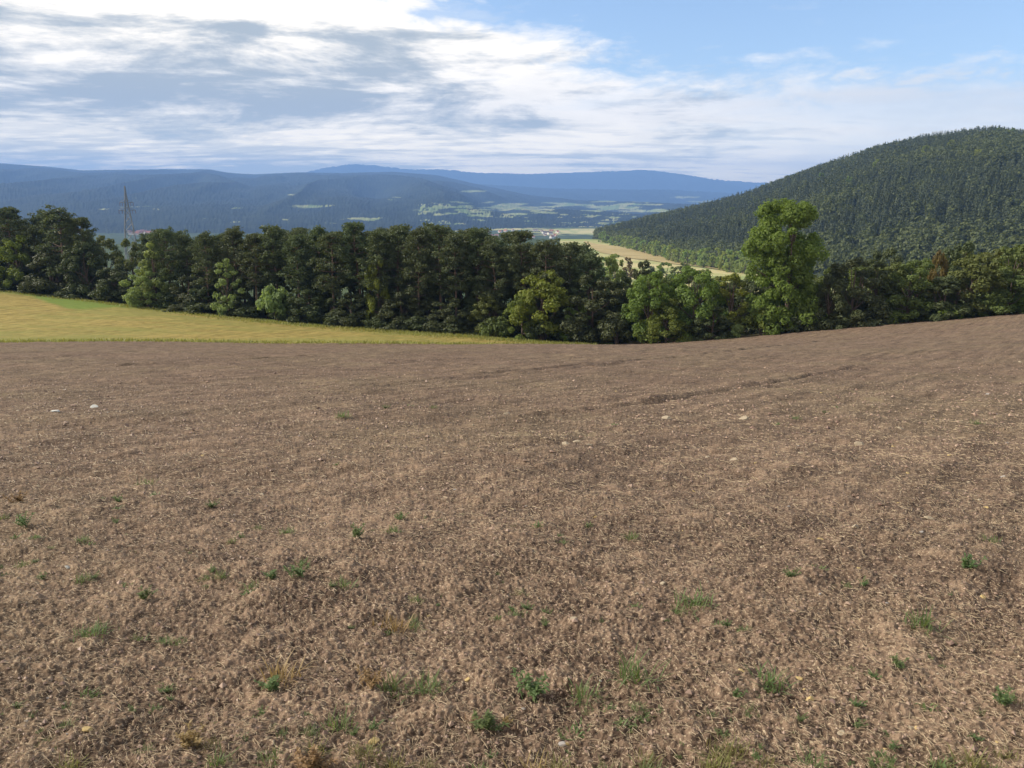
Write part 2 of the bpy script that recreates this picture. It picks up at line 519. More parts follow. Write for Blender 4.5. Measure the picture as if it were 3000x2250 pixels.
# ------------------------------------------------------------------ ploughed field
GROOVES = [[(0, 1053), (250, 1044), (475, 1036)], [(224, 1080), (460, 1066), (712, 1052), (900, 1043)], [(1560, 1222), (1880, 1185), (2150, 1140), (2400, 1096), (2580, 1066)],
           [(1700, 1075), (2009, 1043), (2400, 1000), (2856, 949)], [(1050, 1135), (1500, 1090), (1900, 1052)]]
grooves = [np.array([ground_hit(u, v)[:2] for u, v in g]) for g in GROOVES]
def seg_dist(x, y, poly):
    d = np.full(x.shape, 1e9)
    for a, b in zip(poly[:-1], poly[1:]):
        e = b - a
        tt = np.clip(((x - a[0]) * e[0] + (y - a[1]) * e[1]) / (e @ e), 0, 1)
        d = np.minimum(d, np.hypot(x - a[0] - tt * e[0], y - a[1] - tt * e[1]))
    return d
def soil_height(x, y):
    z = .045 * fbm(x / 1.6, y / 1.1, 11, 3)
    z += .020 * fbm(x / .45, y / .36, 21, 4)
    c, s = math.cos(R(36)), math.sin(R(36))
    ac = x * c - y * s                          # across the rows, which run away to the right
    al = x * s + y * c
    z += .014 * np.sin(ac * 2 * math.pi / .62 + 1.2 * vnoise(al / 3, ac / 2, 5)) * (.5 + .5 * vnoise(al / 4, ac / 4, 6))
    big = clods(x + .02 * vnoise(x * 9, y * 9, 2), y + .02 * vnoise(x * 9, y * 9, 3), .150, 31, .22)
    mid = clods(x + .01 * vnoise(x * 22, y * 22, 2), y, .052, 41, .55)
    sml = clods(x, y, .024, 51, .85)
    st = np.clip(np.abs(y) ** 2 * .0013 / EYE, .0045, .2)
    lump = .034 * big * np.clip(.09 / st, .4, 1) +   .015 * mid * np.clip(.05 / st, .4, 1) + .010 * sml * np.clip(.026 / st, .5, 1)
    z += lump
    z += .008 * vnoise(x / .016, y / .016, 61) * np.clip(.016 / st, .6, 1) + .008 * np.abs(vnoise(x / .034, y / .026, 63))
    for g in grooves:
        d = seg_dist(x, y, g)
        wob = .7 + .5 * vnoise(x / .6, y / .6, 71)
        z += (-.11 * np.exp(-(d / .16) ** 2) + .05 * np.exp(-((d - .34) / .16) ** 2)) * wob
    return z, lump
A = np.tan(np.concatenate([np.linspace(R(-63), R(-37), 190)[:-1], np.linspace(R(-37), R(37), 1290), np.linspace(R(37), R(63), 190)[1:]])) 
t_ = [1.3]
ys = [1.15]
while ys[-1] < 1.0e3 and len(ys) < 1400:
    y = ys[-1]
    step = min(max(y * y * .0013 / EYE, .0045), .20)
    ys.append(y + step)
    if ys[-1] > 101: break
ys = np.array(ys)
fr = (ys - ys[0]) / (ys[-1] - ys[0])
Yg = ys[0] + fr[:, None] * (ploughY(A)[None, :] - ys[0])
Xg = Yg * A[None, :]
print('field grid', Yg.shape)
zs, lump = soil_height(Xg, Yg)
hf = np.empty_like(Xg)
kk = np.linspace(0, len(A) - 1, 120).astype(int)
rr = np.linspace(0, len(ys) - 1, 300).astype(int)
hc = H(Xg[np.ix_(rr, kk)], Yg[np.ix_(rr, kk)])
tmp = np.stack([np.interp(np.arange(len(A)), kk, hc[i]) for i in range(len(rr))])
for j in range(len(A)):
    hf[:, j] = np.interp(np.arange(len(ys)), rr, tmp[:, j])
V = np.stack([Xg, Yg, hf + zs], -1).reshape(-1, 3)
def flip(f): return f
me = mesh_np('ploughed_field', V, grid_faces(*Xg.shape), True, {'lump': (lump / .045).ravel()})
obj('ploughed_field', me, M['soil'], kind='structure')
# the rest of the same field: under and behind the camera and far to either side
def ring_sheet(name, mat, xs, ys_, drop, attrs=None, mask=None):
    X, Y = np.meshgrid(xs, ys_)
    z, lp = soil_height(X, Y)
    Vv = np.stack([X, Y, H(X, Y) + z * .6 - drop], -1).reshape(-1, 3)
    f = grid_faces(*X.shape)
    if mask is not None:
        ctr = Vv[f].mean(1)
        f = f[mask(ctr[:, 0], ctr[:, 1])]
    return obj(name, mesh_np(name, Vv, f, True, {'lump': (lp / .045).ravel()}), mat, kind='structure')
def behind(x, y):
    a = np.abs(x) / np.maximum(y, .01)
    return ((y < 2.2) | (a > math.tan(R(61)))) & (y < ploughY(x / np.maximum(y, .01)) - .5)
ring_sheet('field_border_soil', M['soil'], np.linspace(-130, 130, 430), np.linspace(-14, 100, 220), .13, mask=behind)
ring_sheet('field_soil', M['soil'], np.linspace(-6, 6, 300), np.linspace(-3, 1.35, 110), .012)

# ------------------------------------------------------------------ stubble field beyond, with its grassy verges
A2 = np.linspace(-1.35, pa_[-1] + .02, 520)
s2 = np.linspace(0, 1, 160)
y0, y1 = ploughY(A2) - .5, edgeY(A2) + 2.0
Y2 = y0[None] + s2[:, None] * (y1 - y0)[None]
X2 = Y2 * A2[None]
z2 = H(X2, Y2) + .05 * fbm(X2 / .9, Y2 / .9, 81, 3) + .02
z2 -= np.clip(.12 - (Y2 - y0[None]) * .12, 0, .12)
u2, v2 = pix(np.stack([X2, Y2, z2], -1))
wob = 1.0 * fbm(X2 / 5, Y2 / 5, 91, 3)
verge = np.clip(1 - np.abs(Y2 - (y0[None] + 2.0) - wob) / 2.6, 0, 1) * .55
verge = np.maximum(verge, np.clip((Y2 - (edgeY(A2)[None] - 5 - 16 * np.exp(-((u2 - 215) / 120) ** 2)) + 2 * wob) / 5, 0, 1))
obj('stubble_field', mesh_np('stubble_field', np.stack([X2, Y2, z2], -1).reshape(-1, 3), grid_faces(*X2.shape), True, {'verge': verge.ravel()}), M['stubble'], kind='structure')
# woodland floor, from the field edge down the slope
A3 = np.linspace(-1.4, 1.4, 260)
s3 = np.linspace(0, 1, 70)
Y3 = (edgeY(A3) - 1.2)[None] + s3[:, None] * 75
X3 = Y3 * A3[None]
z3 = H(X3, Y3) + .12 * fbm(X3 / 1.5, Y3 / 1.5, 95, 3) - .06 - .6 * s3[:, None]
obj('woodland_floor', mesh_np('woodland_floor', np.stack([X3, Y3, z3], -1).reshape(-1, 3), grid_faces(*X3.shape), True), M['floor'], kind='structure')

# ------------------------------------------------------------------ valley, far ridges and the wooded hill
FLOOR = -120.0
def valley_z(r):
    return np.interp(r, [0, 130, 180, 300, 500, 640, 780, 1250, 1500, 2000, 40000], [-22, -24, -29, -37, -47, -56, -60, -62, -85, FLOOR, FLOOR])
az_ = np.linspace(R(-58), R(58), 420)
rv = np.geomspace(112, 17800, 320)
Rg, Ag = np.meshgrid(rv, az_, indexing='ij')
Xv, Yv = Rg * np.sin(Ag), Rg * np.cos(Ag)
def valley_full(x, y):
    r = np.hypot(x, y)
    return valley_z(r) + np.minimum(r / 1100, 3) * fbm(x / 400, y / 400, 101, 3) * np.where(r > 1800, .35, 1)
zv = valley_full(Xv, Yv)
nearH = H(Xv[:40], Yv[:40]) - 2.5
bl = np.clip((Rg[:40] - 150) / 120, 0, 1)
zv[:40] = nearH * (1 - bl) + zv[:40] * bl
uv_, vv_ = pix(np.stack([Xv, Yv, zv], -1))
mead = np.where(Rg > 1700, .40 + .35 * fbm(Xv / 330, Yv / 210, 103, 3) - .45 * np.clip((1450 - uv_) / 350, 0, 1), np.where((Rg > 330) & (Rg < 1250) & (uv_ > 1640) & (uv_ < 2500), .55, .1))
obj('valley', mesh_np('valley', np.stack([Xv, Yv, zv], -1).reshape(-1, 3), grid_faces(*Xv.shape)[:, ::-1], True, {'meadow': mead.ravel()}), M['valley'], kind='structure')

def loft(name, ctrl, mat, nu, ns, spur, spur_len, back, patches=(), seed=1, bulge=.5, rough=0.0, clear=0.0):
    ctrl = np.array(ctrl, float)
    us = np.linspace(ctrl[0, 0], ctrl[-1, 0], nu)
    vf, Yf, vr, Yr = [np.interp(us, ctrl[:, 0], ctrl[:, k]) for k in (1, 2, 3, 4)]
    ker = np.ones(9) / 9
    def sm_(a): return np.convolve(np.pad(a, 4, 'edge'), ker, 'valid')
    vr = sm_(vr) 
    Ft = np.array([at(u, v, Y) for u, v, Y in zip(us, vf, Yf)])
    Rt = np.array([at(u, v, Y) for u, v, Y in zip(us, vr, Yr)])
    s = np.linspace(-.12, 1.35, ns)
    sc_ = np.clip(s, 0, 1)
    prof = sc_ + bulge * sc_ * (1 - sc_)
    base = Ft[None] + (Rt - Ft)[None] * s[:, None, None]
    z = Ft[None, :, 2] + (Rt - Ft)[None, :, 2] * prof[:, None]
    z = z - np.clip(-s, 0, 1)[:, None] * 300 * spur / max(spur, 1) - np.clip(s - 1, 0, 1)[:, None] ** 1.3 * back
    X, Y = base[..., 0], base[..., 1]
    env = np.clip(np.sin(np.clip(s, 0, 1) * math.pi), 0, 1)[:, None]
    al = us / us.ptp() if hasattr(us, 'ptp') else us / (us.max() - us.min())
    rid = 1 - 2 * np.abs(fbm(X / spur_len + .15 * Y / spur_len, Y / spur_len * .25, seed, 4))
    z = z + spur * env * rid
    if rough:
        z = z + rough * (vnoise(X / (rough * 1.1), Y / (rough * 1.1), seed + 9) + .6 * vnoise(X / (rough * 3), Y / (rough * 3), seed + 8))
    Pn = np.stack([X, Y, z], -1)
    pu, pv = pix(Pn)
    wx = 16 * fbm(pu / 40, pv / 14, seed + 3, 3)
    wy = 4 * fbm(pu / 40, pv / 14, seed + 4, 3)
    md = np.full(z.shape, clear)
    for (cu, cv, ru, rv_, val) in patches:
        q = 1.15 - np.maximum(np.abs(pu + .45 * wx + 4 * (pv - cv) - cu) / ru, np.abs(pv + .45 * wy - .02 * (pu - cu) - cv) / rv_) * .75
        md = np.maximum(md, np.clip(q, 0, 1) * val)
    o = obj(name, mesh_np(name, Pn.reshape(-1, 3), grid_faces(*z.shape), True, {'meadow': md.ravel()}), mat, kind='structure')
    return o, Pn, us, s
loft('far_mountain', [(300, 590, 14175, 560, 16875), (700, 580, 14175, 530, 16875), (880, 570, 14175, 508, 16875), (950, 570, 14175, 492, 16875), (1030, 570, 14175, 481, 16875), (1100, 570, 14175, 485, 16875),
      (1200, 570, 14175, 497, 16875), (1300, 570, 14175, 497, 16875), (1400, 570, 14175, 507, 16875), (1550, 575, 14175, 511, 16875), (1750, 575, 14175, 504, 16875), (1900, 575, 14175, 498, 16875),
      (2000, 575, 14175, 512, 16875), (2100, 580, 14175, 527, 16875), (2300, 585, 14175, 540, 16875), (2700, 600, 14175, 560, 16875), (3300, 600, 14175, 570, 16875)], M['ridge'], 700, 60, 60, 1600, 500, seed=201, rough=14)
loft('middle_ridge', [(1000, 620, 9180, 570, 12150), (1250, 620, 9180, 535, 12150), (1400, 620, 9180, 540, 12150), (1600, 622, 9180, 552, 12150), (1750, 622, 9180, 556, 12150), (1950, 622, 9180, 556, 12150), (2150, 622, 9180, 566, 12150),
      (2400, 630, 9180, 580, 12150), (3300, 640, 9180, 600, 12150)], M['ridge'], 600, 60, 45, 1100, 400, seed=221, rough=11,
     patches=[(2010, 577, 40, 3, 1), (1640, 597, 30, 4, .8), (2050, 590, 60, 3, .7)])
_fr = random.Random(31)
FIELDS = [(1490, 602, 42, 8, 1), (1530, 609, 50, 5, 1), (1690, 600, 55, 3.5, 1), (1800, 608, 80, 3, 1), (1890, 618, 90, 3, 1), (1985, 618, 50, 2.5, 1), (1390, 560, 40, 3, .9), (1060, 641, 55, 3.5, 1), (1390, 620, 45, 3, 1), (1405, 632, 45, 3.5, 1), (1340, 605, 45, 2.5, 1),
          (900, 604, 120, 11, .47), (1250, 618, 100, 9, .46), (380, 605, 130, 5, .45), (690, 610, 24, 2.5, .7), (960, 655, 70, 3, .48), (620, 640, 90, 4, .44)]
for k in range(95):
    FIELDS.append((_fr.uniform(1230, 2010), _fr.choice((592, 598, 604, 608, 614, 620, 628, 636, 645, 655)) + _fr.uniform(-3, 3), _fr.uniform(10, 46), _fr.uniform(1.2, 3.4), _fr.uniform(.6, 1)))
for k in range(16):
    FIELDS.append((_fr.uniform(300, 1230), _fr.uniform(540, 660), _fr.uniform(10, 30), _fr.uniform(1.0, 2.0), _fr.uniform(.5, .8)))
for k in range(14):
    FIELDS.append((_fr.uniform(1450, 1790), _fr.uniform(662, 690), _fr.uniform(20, 70), _fr.uniform(1.2, 2.6), 1))
loft('main_ridge', [(-900, 688, 2800, 450, 9450), (-500, 688, 2800, 462, 9450), (0, 688, 2800, 478, 9450), (160, 688, 2800, 490, 9450), (240, 688, 2800, 499, 9450), (450, 688, 2800, 496, 9450), (610, 688, 2800, 496, 9450), (680, 688, 2800, 507, 9450),
      (740, 688, 2800, 511, 9450), (880, 688, 2800, 505, 9450), (1000, 688, 2800, 507, 9450), (1150, 688, 2800, 503, 9450), (1280, 685.44, 2880, 513, 9315), (1400, 681.6, 3000, 540, 8910), (1550, 676.8, 3150, 572, 8370),
      (1700, 672, 3300, 588, 8100), (1900, 672, 3300, 597, 8100), (2100, 672, 3300, 606, 8100), (2400, 672, 3300, 615, 8100), (3300, 672, 3300, 640, 8100)],
     M['ridge'], 1700, 170, 50, 700, 400, seed=241, rough=3.5, bulge=.1, clear=.08,
     patches=FIELDS)
HILL = [(1735, 700, 1250, 697, 1300), (1755, 704, 1200, 690, 1300), (1830, 716, 1050, 673, 1300), (1900, 738, 930, 656, 1300), (2020, 768, 780, 629, 1300), (2170, 792, 640, 591, 1280), (2305, 800, 560, 543, 1250), (2441, 806, 510, 496, 1200),
        (2577, 806, 490, 452, 1160), (2712, 806, 470, 426, 1120), (2848, 806, 455, 408, 1080), (2902, 806, 450, 402, 1060), (3000, 806, 440, 416, 1030), (3200, 806, 430, 452, 1000), (3500, 800, 420, 520, 980), (3900, 790, 420, 640, 950)]
hill, HP, hu, hs = loft('wooded_hill', HILL, M['hillsoil'], 420, 150, 9, 170, 120, seed=261, bulge=.30)

# the ripe grain field in the gap at the foot of the hill
rp = [(1716, 706, 900), (1745, 714, 860), (1800, 721, 830), (1850, 730, 800), (1900, 741, 760), (1952, 756, 700), (1990, 763, 650), (2050, 769, 655), (2120, 778, 610), (2190, 787, 560)]
ru_ = np.linspace(1712, 2230, 120)
top = np.interp(ru_, [a for a, b, c in rp], [b for a, b, c in rp])
dep = np.interp(ru_, [a for a, b, c in rp], [c for a, b, c in rp])
wid = np.interp(ru_, [1712, 1760, 1850, 1950, 2000, 2100, 2230], [6, 24, 27, 14, 11, 13, 13])
def valley_hit(u, v, lift):
    d = ray(u, v)
    tt = np.geomspace(250, 1600, 1500)
    P_ = tt[:, None] * d[None]
    zt_ = valley_full(P_[:, 0], P_[:, 1]) + lift
    k = int(np.argmax(P_[:, 2] < zt_)) or 1499
    return P_[k]
Vr = []
for s_ in np.linspace(0, 1, 30):
    for u_, v_, w_ in zip(ru_, top, wid):
        Vr.append(valley_hit(u_, v_ + w_ * s_, .6))
Vr = np.array(Vr)
obj('ripe_field', mesh_np('ripe_field', Vr, grid_faces(30, len(ru_))[:, ::-1], True), M['ripe'], kind='structure')

# ------------------------------------------------------------------ forest on the hill: too many to count, one mass
def conifer_cards(rg, n, h, wd):
    zt = 1 - rg.random(n) ** .70
    rr_ = (1 - zt) ** .72 * wd * (.55 + .55 * rg.random(n)) * (.82 + .18 * np.cos(zt * 34))
    th = rg.random(n) * 2 * math.pi
    C = np.c_[rr_ * np.cos(th), rr_ * np.sin(th), (.10 + .9 * zt) * h]
    Nn = np.c_[np.cos(th), np.sin(th), .55 + .5 * rg.random(n)] + rg.normal(size=(n, 3)) * .25
    return C, Nn
def broad_cards(rg, n, h, wd):
    q = rg.normal(size=(n, 3)); q /= np.linalg.norm(q, axis=1)[:, None]
    q[:, 2] = np.where(q[:, 2] < -.5, -q[:, 2], q[:, 2])
    r = .75 + .3 * rg.random(n)
    lob = 1 + .22 * np.sin(q[:, 0] * 5 + q[:, 2] * 4 + rg.random() * 6) * np.cos(q[:, 1] * 4 + rg.random() * 6)
    r = r * lob
    C = np.c_[q[:, 0] * wd * r, q[:, 1] * wd * r, h * .58 + q[:, 2] * h * .42 * r]
    return C, q + rg.normal(size=(n, 3)) * .35
con_mb, brd_mb = MB(), MB()
ns_, nu_ = HP.shape[:2]
cell = []
ok_u = (hu > 1745) & (hu < 3350)
du = np.linalg.norm(HP[:, 1:, :] - HP[:, :-1, :], axis=-1)
ds = np.linalg.norm(HP[1:, :, :] - HP[:-1, :, :], axis=-1)
area = du[:-1, :] * ds[:, :-1]
smask = (hs[:-1] > -.02) & (hs[:-1] < 1.06)
area = area * smask[:, None] * ok_u[None, :-1]
n_forest = 11500
prob = (area / area.sum()).ravel()
pick = rng.choice(len(prob), n_forest, p=prob)
pi_, pj_ = np.unravel_index(pick, area.shape)
f1, f2 = rng.random(n_forest)[:, None], rng.random(n_forest)[:, None]
pts = HP[pi_, pj_] * (1 - f1) * (1 - f2) + HP[pi_, pj_ + 1] * f1 * (1 - f2) + HP[pi_ + 1, pj_] * (1 - f1) * f2 + HP[pi_ + 1, pj_ + 1] * f1 * f2
cluster = fbm(pts[:, 0] / 90, pts[:, 1] / 90, 301, 3)
low_s = hs[pi_]
for k in range(n_forest):
    p = pts[k]
    big = np.hypot(p[0], p[1])
    broad = (cluster[k] > .40 and rng.random() < .75) or rng.random() < .08 or (low_s[k] < .10 and rng.random() < .75)
    nl = 110 if big < 750 else 80
    if broad:
        h = rng.uniform(10, 15); wd = rng.uniform(3.2, 5.0)
        C, Nn = broad_cards(rng, nl, h, wd)
        brd_mb.cards(C + p, Nn, .95, .75, rng)
    else:
        h = rng.uniform(10.5, 17.5); wd = rng.uniform(2.3, 3.3)
        C, Nn = conifer_cards(rng, nl, h, wd)
        con_mb.cards(C + p, Nn, .66, .44, rng)
M['far_pine'] = leaf_mat('hill_conifers', (.038, .054, .025), (.090, .106, .046), .15, var=.42, nsc=.018)
M['far_broad'] = leaf_mat('hill_broadleaves', (.070, .100, .034), (.125, .155, .052), .3, var=.35)
fo = obj('hill_forest', con_mb.mesh('hill_forest'), M['far_pine'], kind='stuff', label='dark conifer forest covering the round hill', category='forest')
fo2 = obj('hill_broadleaf_forest', brd_mb.mesh('hill_broadleaf_forest'), M['far_broad'], kind='stuff', label='mid green broadleaf trees mixed through the hill forest', category='forest')

# ------------------------------------------------------------------ tree builders (each variant is built once, then copied)
def make_pine(seed, h=13.0, wmax=2.6, bare=.36, crown='tier', ncard=24):
    rg = np.random.default_rng(seed)
    tk, cr = MB(), MB()
    lean = rg.normal(size=2) * .35
    zz_ = np.linspace(0, 1, 9)
    wig = np.cumsum(rg.normal(size=(9, 2)) * .06, 0)
    tp = np.c_[lean[0] * zz_ ** 2 + wig[:, 0], lean[1] * zz_ ** 2 + wig[:, 1], zz_ * h * .97]
    tk.tube(tp, .19 * (1 - zz_) ** .8 + .025, 7)
    z = bare * h
    while z < h * .985:
        tt = min(max((z / h - bare) / (1 - bare), 0.0), 1.0)
        L = wmax * (.42 + .58 * math.sin(math.pi * min(.18 + tt * .72, 1))) * math.sqrt(max(1.02 - tt ** 3.2, .05))
        nb = rg.integers(3, 6) if tt < .85 else 5
        ph = rg.random() * 6.28
        c0 = np.array([np.interp(z, tp[:, 2], tp[:, 0]), np.interp(z, tp[:, 2], tp[:, 1]), z])
        for b in range(nb):
            if rg.random() < (.34 if tt < .35 else .14): continue
            th = ph + b * 6.28 / nb + rg.normal() * .25
            l = L * rg.uniform(.62, 1.15)
            rise = rg.uniform(-.08, .22) + .35 * tt
            s = np.linspace(0, 1, 5)
            bp = c0 + np.c_[np.cos(th) * l * s, np.sin(th) * l * s, l * (rise * s + .16 * s * s - .10 * s)]
            tk.tube(bp, .055 * (1 - s) + .012, 4)
            for q in range(rg.integers(3, 6)):
                f = rg.uniform(.45, 1.05)
                pc = c0 + np.array([math.cos(th) * l * f, math.sin(th) * l * f, l * (rise * f + .16 * f * f - .1 * f)])
                pc += rg.normal(size=3) * (.30, .30, .24)
                pr = rg.uniform(.42, .78)
                n = int(ncard * pr / .6)
                q_ = rg.normal(size=(n, 3)); q_ /= np.linalg.norm(q_, axis=1)[:, None]
                q_ *= rg.random(n)[:, None] ** .45
                C = pc + q_ * (pr, pr, pr * .58)
                cr.cards(C, np.c_[q_[:, 0] * .6, q_[:, 1] * .6, .5 + .5 * rg.random(n)] + rg.normal(size=(n, 3)) * .55, .24, .085, rg)
        for _ in range(2 if tt < .3 else 0):
            th = rg.random() * 6.28
            tk.tube([c0, c0 + np.array([math.cos(th), math.sin(th), -.1]) * rg.uniform(.4, 1.1)], [.025, .008], 4)
        z += rg.uniform(.42, .75) * h / 13
    return tk.mesh('trunk', True), cr.mesh('crown')

def crown_from_blobs(blobs, rg, dens=52.0, leaf=.21, core=.0):
    cr = MB()
    B = np.array(blobs, float)
    for i, (x, y, z, r) in enumerate(B):
        n = int(dens * 4 * r * r / (leaf / .21) ** 2) + 12
        q = rg.normal(size=(n, 3)); q /= np.linalg.norm(q, axis=1)[:, None]
        lob = 1 + .20 * np.sin(5 * q[:, 0] + i) * np.cos(4 * q[:, 2] + 2 * i) + .10 * np.sin(11 * q[:, 1] + 3 * i)
        rad = r * lob * (1 - .50 * rg.random(n) ** 1.5 + .14 * rg.random(n))
        C = np.array([x, y, z]) + q * rad[:, None] * (1, 1, .86)
        keep = np.ones(n, bool)
        for j, (x2, y2, z2, r2) in enumerate(B):
            if j != i:
                keep &= ((C - (x2, y2, z2)) ** 2).sum(1) > (r2 * .62) ** 2
        keep &= C[:, 2] > .05
        sz = leaf * rg.uniform(.7, 1.35, keep.sum())
        cr.cards(C[keep], (q + (0, 0, .2) + rg.normal(size=(n, 3)) * .34)[keep], sz, sz * .68, rg)
    return cr
def limbs(tk, base, blobs, rg, r0, frac=.5, nl=14):
    B = np.array(blobs, float)
    idx = rg.permutation(len(B))[:nl]
    for i in idx:
        e = B[i, :3]
        s0 = base + (0, 0, e[2] * rg.uniform(.25, .6))
        mid = (s0 + e) / 2 + (0, 0, -.1 * np.linalg.norm(e - s0)) + rg.normal(size=3) * .1
        tk.tube([s0, mid, e], [r0 * .42, r0 * .26, r0 * .07], 5)
def make_broad(seed, h=10.0, wd=3.6, shape='round', skirt=.12, nb=42, leaf=.165, dens=52.0):
    rg = np.random.default_rng(seed)
    blobs = []
    for k in range(nb):
        tt = rg.random() ** .85
        zc = skirt * h + tt * (1 - skirt) * h * .93
        if shape == 'round': prof = math.sqrt(max(1 - (2 * (tt - .42) / 1.22) ** 2, .03))
        elif shape == 'tall': prof = (.55 + .45 * math.sin(math.pi * min(.15 + tt * .8, 1))) * math.sqrt(max(1 - tt ** 4, .04))
        else: prof = math.sqrt(max(1 - tt ** 2, .05))
        th = rg.random() * 6.28
        rr_ = wd * prof * rg.uniform(.45, .95)
        rb = rg.uniform(.13, .24) * wd * 1.2 * (1.1 - .45 * tt)
        blobs.append((rr_ * math.cos(th), rr_ * math.sin(th), min(zc, h - rb * .8), rb))
    tk = MB()
    zt = np.linspace(0, 1, 7)
    wig = np.cumsum(rg.normal(size=(7, 2)) * .07, 0)
    tk.tube(np.c_[wig[:, 0], wig[:, 1], zt * h * .80], (.022 * h) * (1 - zt) ** .8 + .02, 7)
    limbs(tk, np.array([0, 0, .05 * h]), blobs, rg, .022 * h)
    cr = crown_from_blobs(blobs, rg, dens, leaf)
    return tk.mesh('trunk', True), cr.mesh('crown')
def make_bush(seed, h=3.0, wd=1.9, nb=18):
    rg = np.random.default_rng(seed)
    blobs = []
    for k in range(nb):
        tt = rg.random()
        th = rg.random() * 6.28
        rb = rg.uniform(.22, .36) * wd
        blobs.append((wd * .8 * math.cos(th) * math.sqrt(max(1 - tt ** 2, .05)) * rg.uniform(.3, 1), wd * .8 * math.sin(th) * math.sqrt(max(1 - tt ** 2, .05)) * rg.uniform(.3, 1), .25 * h + tt * (h * .75 - rb * .8), rb))
    tk = MB()
    for k in range(5):
        b = blobs[k]
        tk.tube([(b[0] * .1, b[1] * .1, -.1), (b[0] * .45, b[1] * .45, b[2] * .55), b[:3]], [.05, .035, .01], 5)
    return tk.mesh('stem', True), crown_from_blobs(blobs, rg, 34.0, .16).mesh('foliage')

PINES = [make_pine(500 + i, 13.0, w_, b_) for i, (w_, b_) in enumerate([(2.8, .36), (2.3, .42), (3.1, .38), (2.5, .30), (2.2, .46), (3.3, .44)])]
BROADS = {'round': [make_broad(600 + i, 10, 3.7, 'round', .06) for i in range(3)], 'tall': [make_broad(620 + i, 10, 2.5, 'tall', .05) for i in range(3)],
          'dome': [make_broad(640 + i, 10, 4.2, 'dome', .03, 46) for i in range(3)]}
BUSHES = [make_bush(660 + i) for i in range(4)]
_cache = {}
def with_mat(me, mat):                         # the same shape in another foliage
    k = (me.name, mat.name)
    if k not in _cache:
        if me.materials and me.materials[0] != mat:
            c = me.copy(); c.materials.clear()
        else:
            c = me
        if not c.materials: c.materials.append(mat)
        _cache[k] = c
    return _cache[k]
def plant_tree(name, cat, label, shape, loc, hscale, wscale, rz, crown_mat, bark, group, parts=('trunk', 'crown')):
    root = thing(name, label, cat, loc, rz, (wscale, wscale, hscale), group)
    obj(parts[0], with_mat(shape[0], bark), None, root)
    obj(parts[1], with_mat(shape[1], crown_mat), None, root)
    return root

# top line of the wood in the photograph: u -> v
TOP = [(-600, 600), (0, 622), (60, 612), (110, 650), (150, 632), (190, 612), (245, 618), (275, 650), (300, 705), (390, 700), (480, 672), (600, 682), (700, 672), (800, 662), (860, 680), (970, 668), (1060, 660), (1150, 668),
       (1280, 662), (1340, 682), (1400, 672), (1480, 692), (1560, 684), (1640, 704), (1700, 720), (1760, 770), (1810, 800)]
def topv(u): return float(np.interp(u, [a for a, b in TOP], [b for a, b in TOP]))
def loc_at(u, behind_m):                       # a spot behind the field edge, in the direction of column u
    a = ray(u, 900)[0] / ray(u, 900)[1]
    Y = float(edgeY(np.array(a))) + behind_m
    return np.array([a * Y, Y, float(H(np.array(a * Y), np.array(Y)))])
def height_to(loc, v):                         # height that brings the top of something at loc to row v
    d = ray(CX, v)
    return d[2] / d[1] * loc[1] - loc[2]

G_PINE = 'pines in the belt beyond the fields'
ordn = ['first', 'second', 'third', 'fourth', 'fifth', 'sixth', 'seventh', 'eighth', 'ninth', 'tenth', 'eleventh', 'twelfth', 'thirteenth', 'fourteenth', 'fifteenth', 'sixteenth', 'seventeenth', 'eighteenth', 'nineteenth', 'twentieth',
        'twenty first', 'twenty second', 'twenty third', 'twenty fourth', 'twenty fifth', 'twenty sixth', 'twenty seventh', 'twenty eighth', 'twenty ninth', 'thirtieth']
# front pines
front = [(-90, 4, 0), (-20, 3, 10), (62, 4, 0), (128, 6, 22), (205, 3, 0), (262, 5, 8), (505, 4, 0), (560, 7, 14), (612, 3, 8), (700, 6, 2), (752, 3, 26), (815, 5, 0), (878, 3, 16), (940, 7, 4), (985, 3, 20),
         (1062, 5, 0), (1110, 3, 18), (1165, 6, 4), (1225, 3, 14), (1285, 5, 0), (1338, 3, 12), (1400, 6, 2), (1455, 4, 20), (1545, 5, 0), (1602, 4, 14), (1668, 7, 6), (1722, 6, 10)]
for i, (u, bh, dv) in enumerate(front):
    l = loc_at(u, bh)
    h = height_to(l, topv(u) + dv)
    sh = PINES[(i * 2 + i // 3) % 6]
    nm = 'dark pine at the left end of the wood, its crown cut by the picture edge' if u < 0 else f'dark pine, {ordn[i - 2]} from the left in the front row of the wood'
    if u == 205: nm = 'tall umbrella topped pine standing highest in the dark left clump'
    wsc = h / 13.0 * (1.25 if u in (205, 62) else rnd.uniform(.9, 1.12))
    plant_tree('pine_tree', 'pine', nm, sh, l - (0, 0, .1), h / 13.0, wsc, rnd.uniform(0, 6.28), M['pine'], M['pine_bark'], G_PINE)
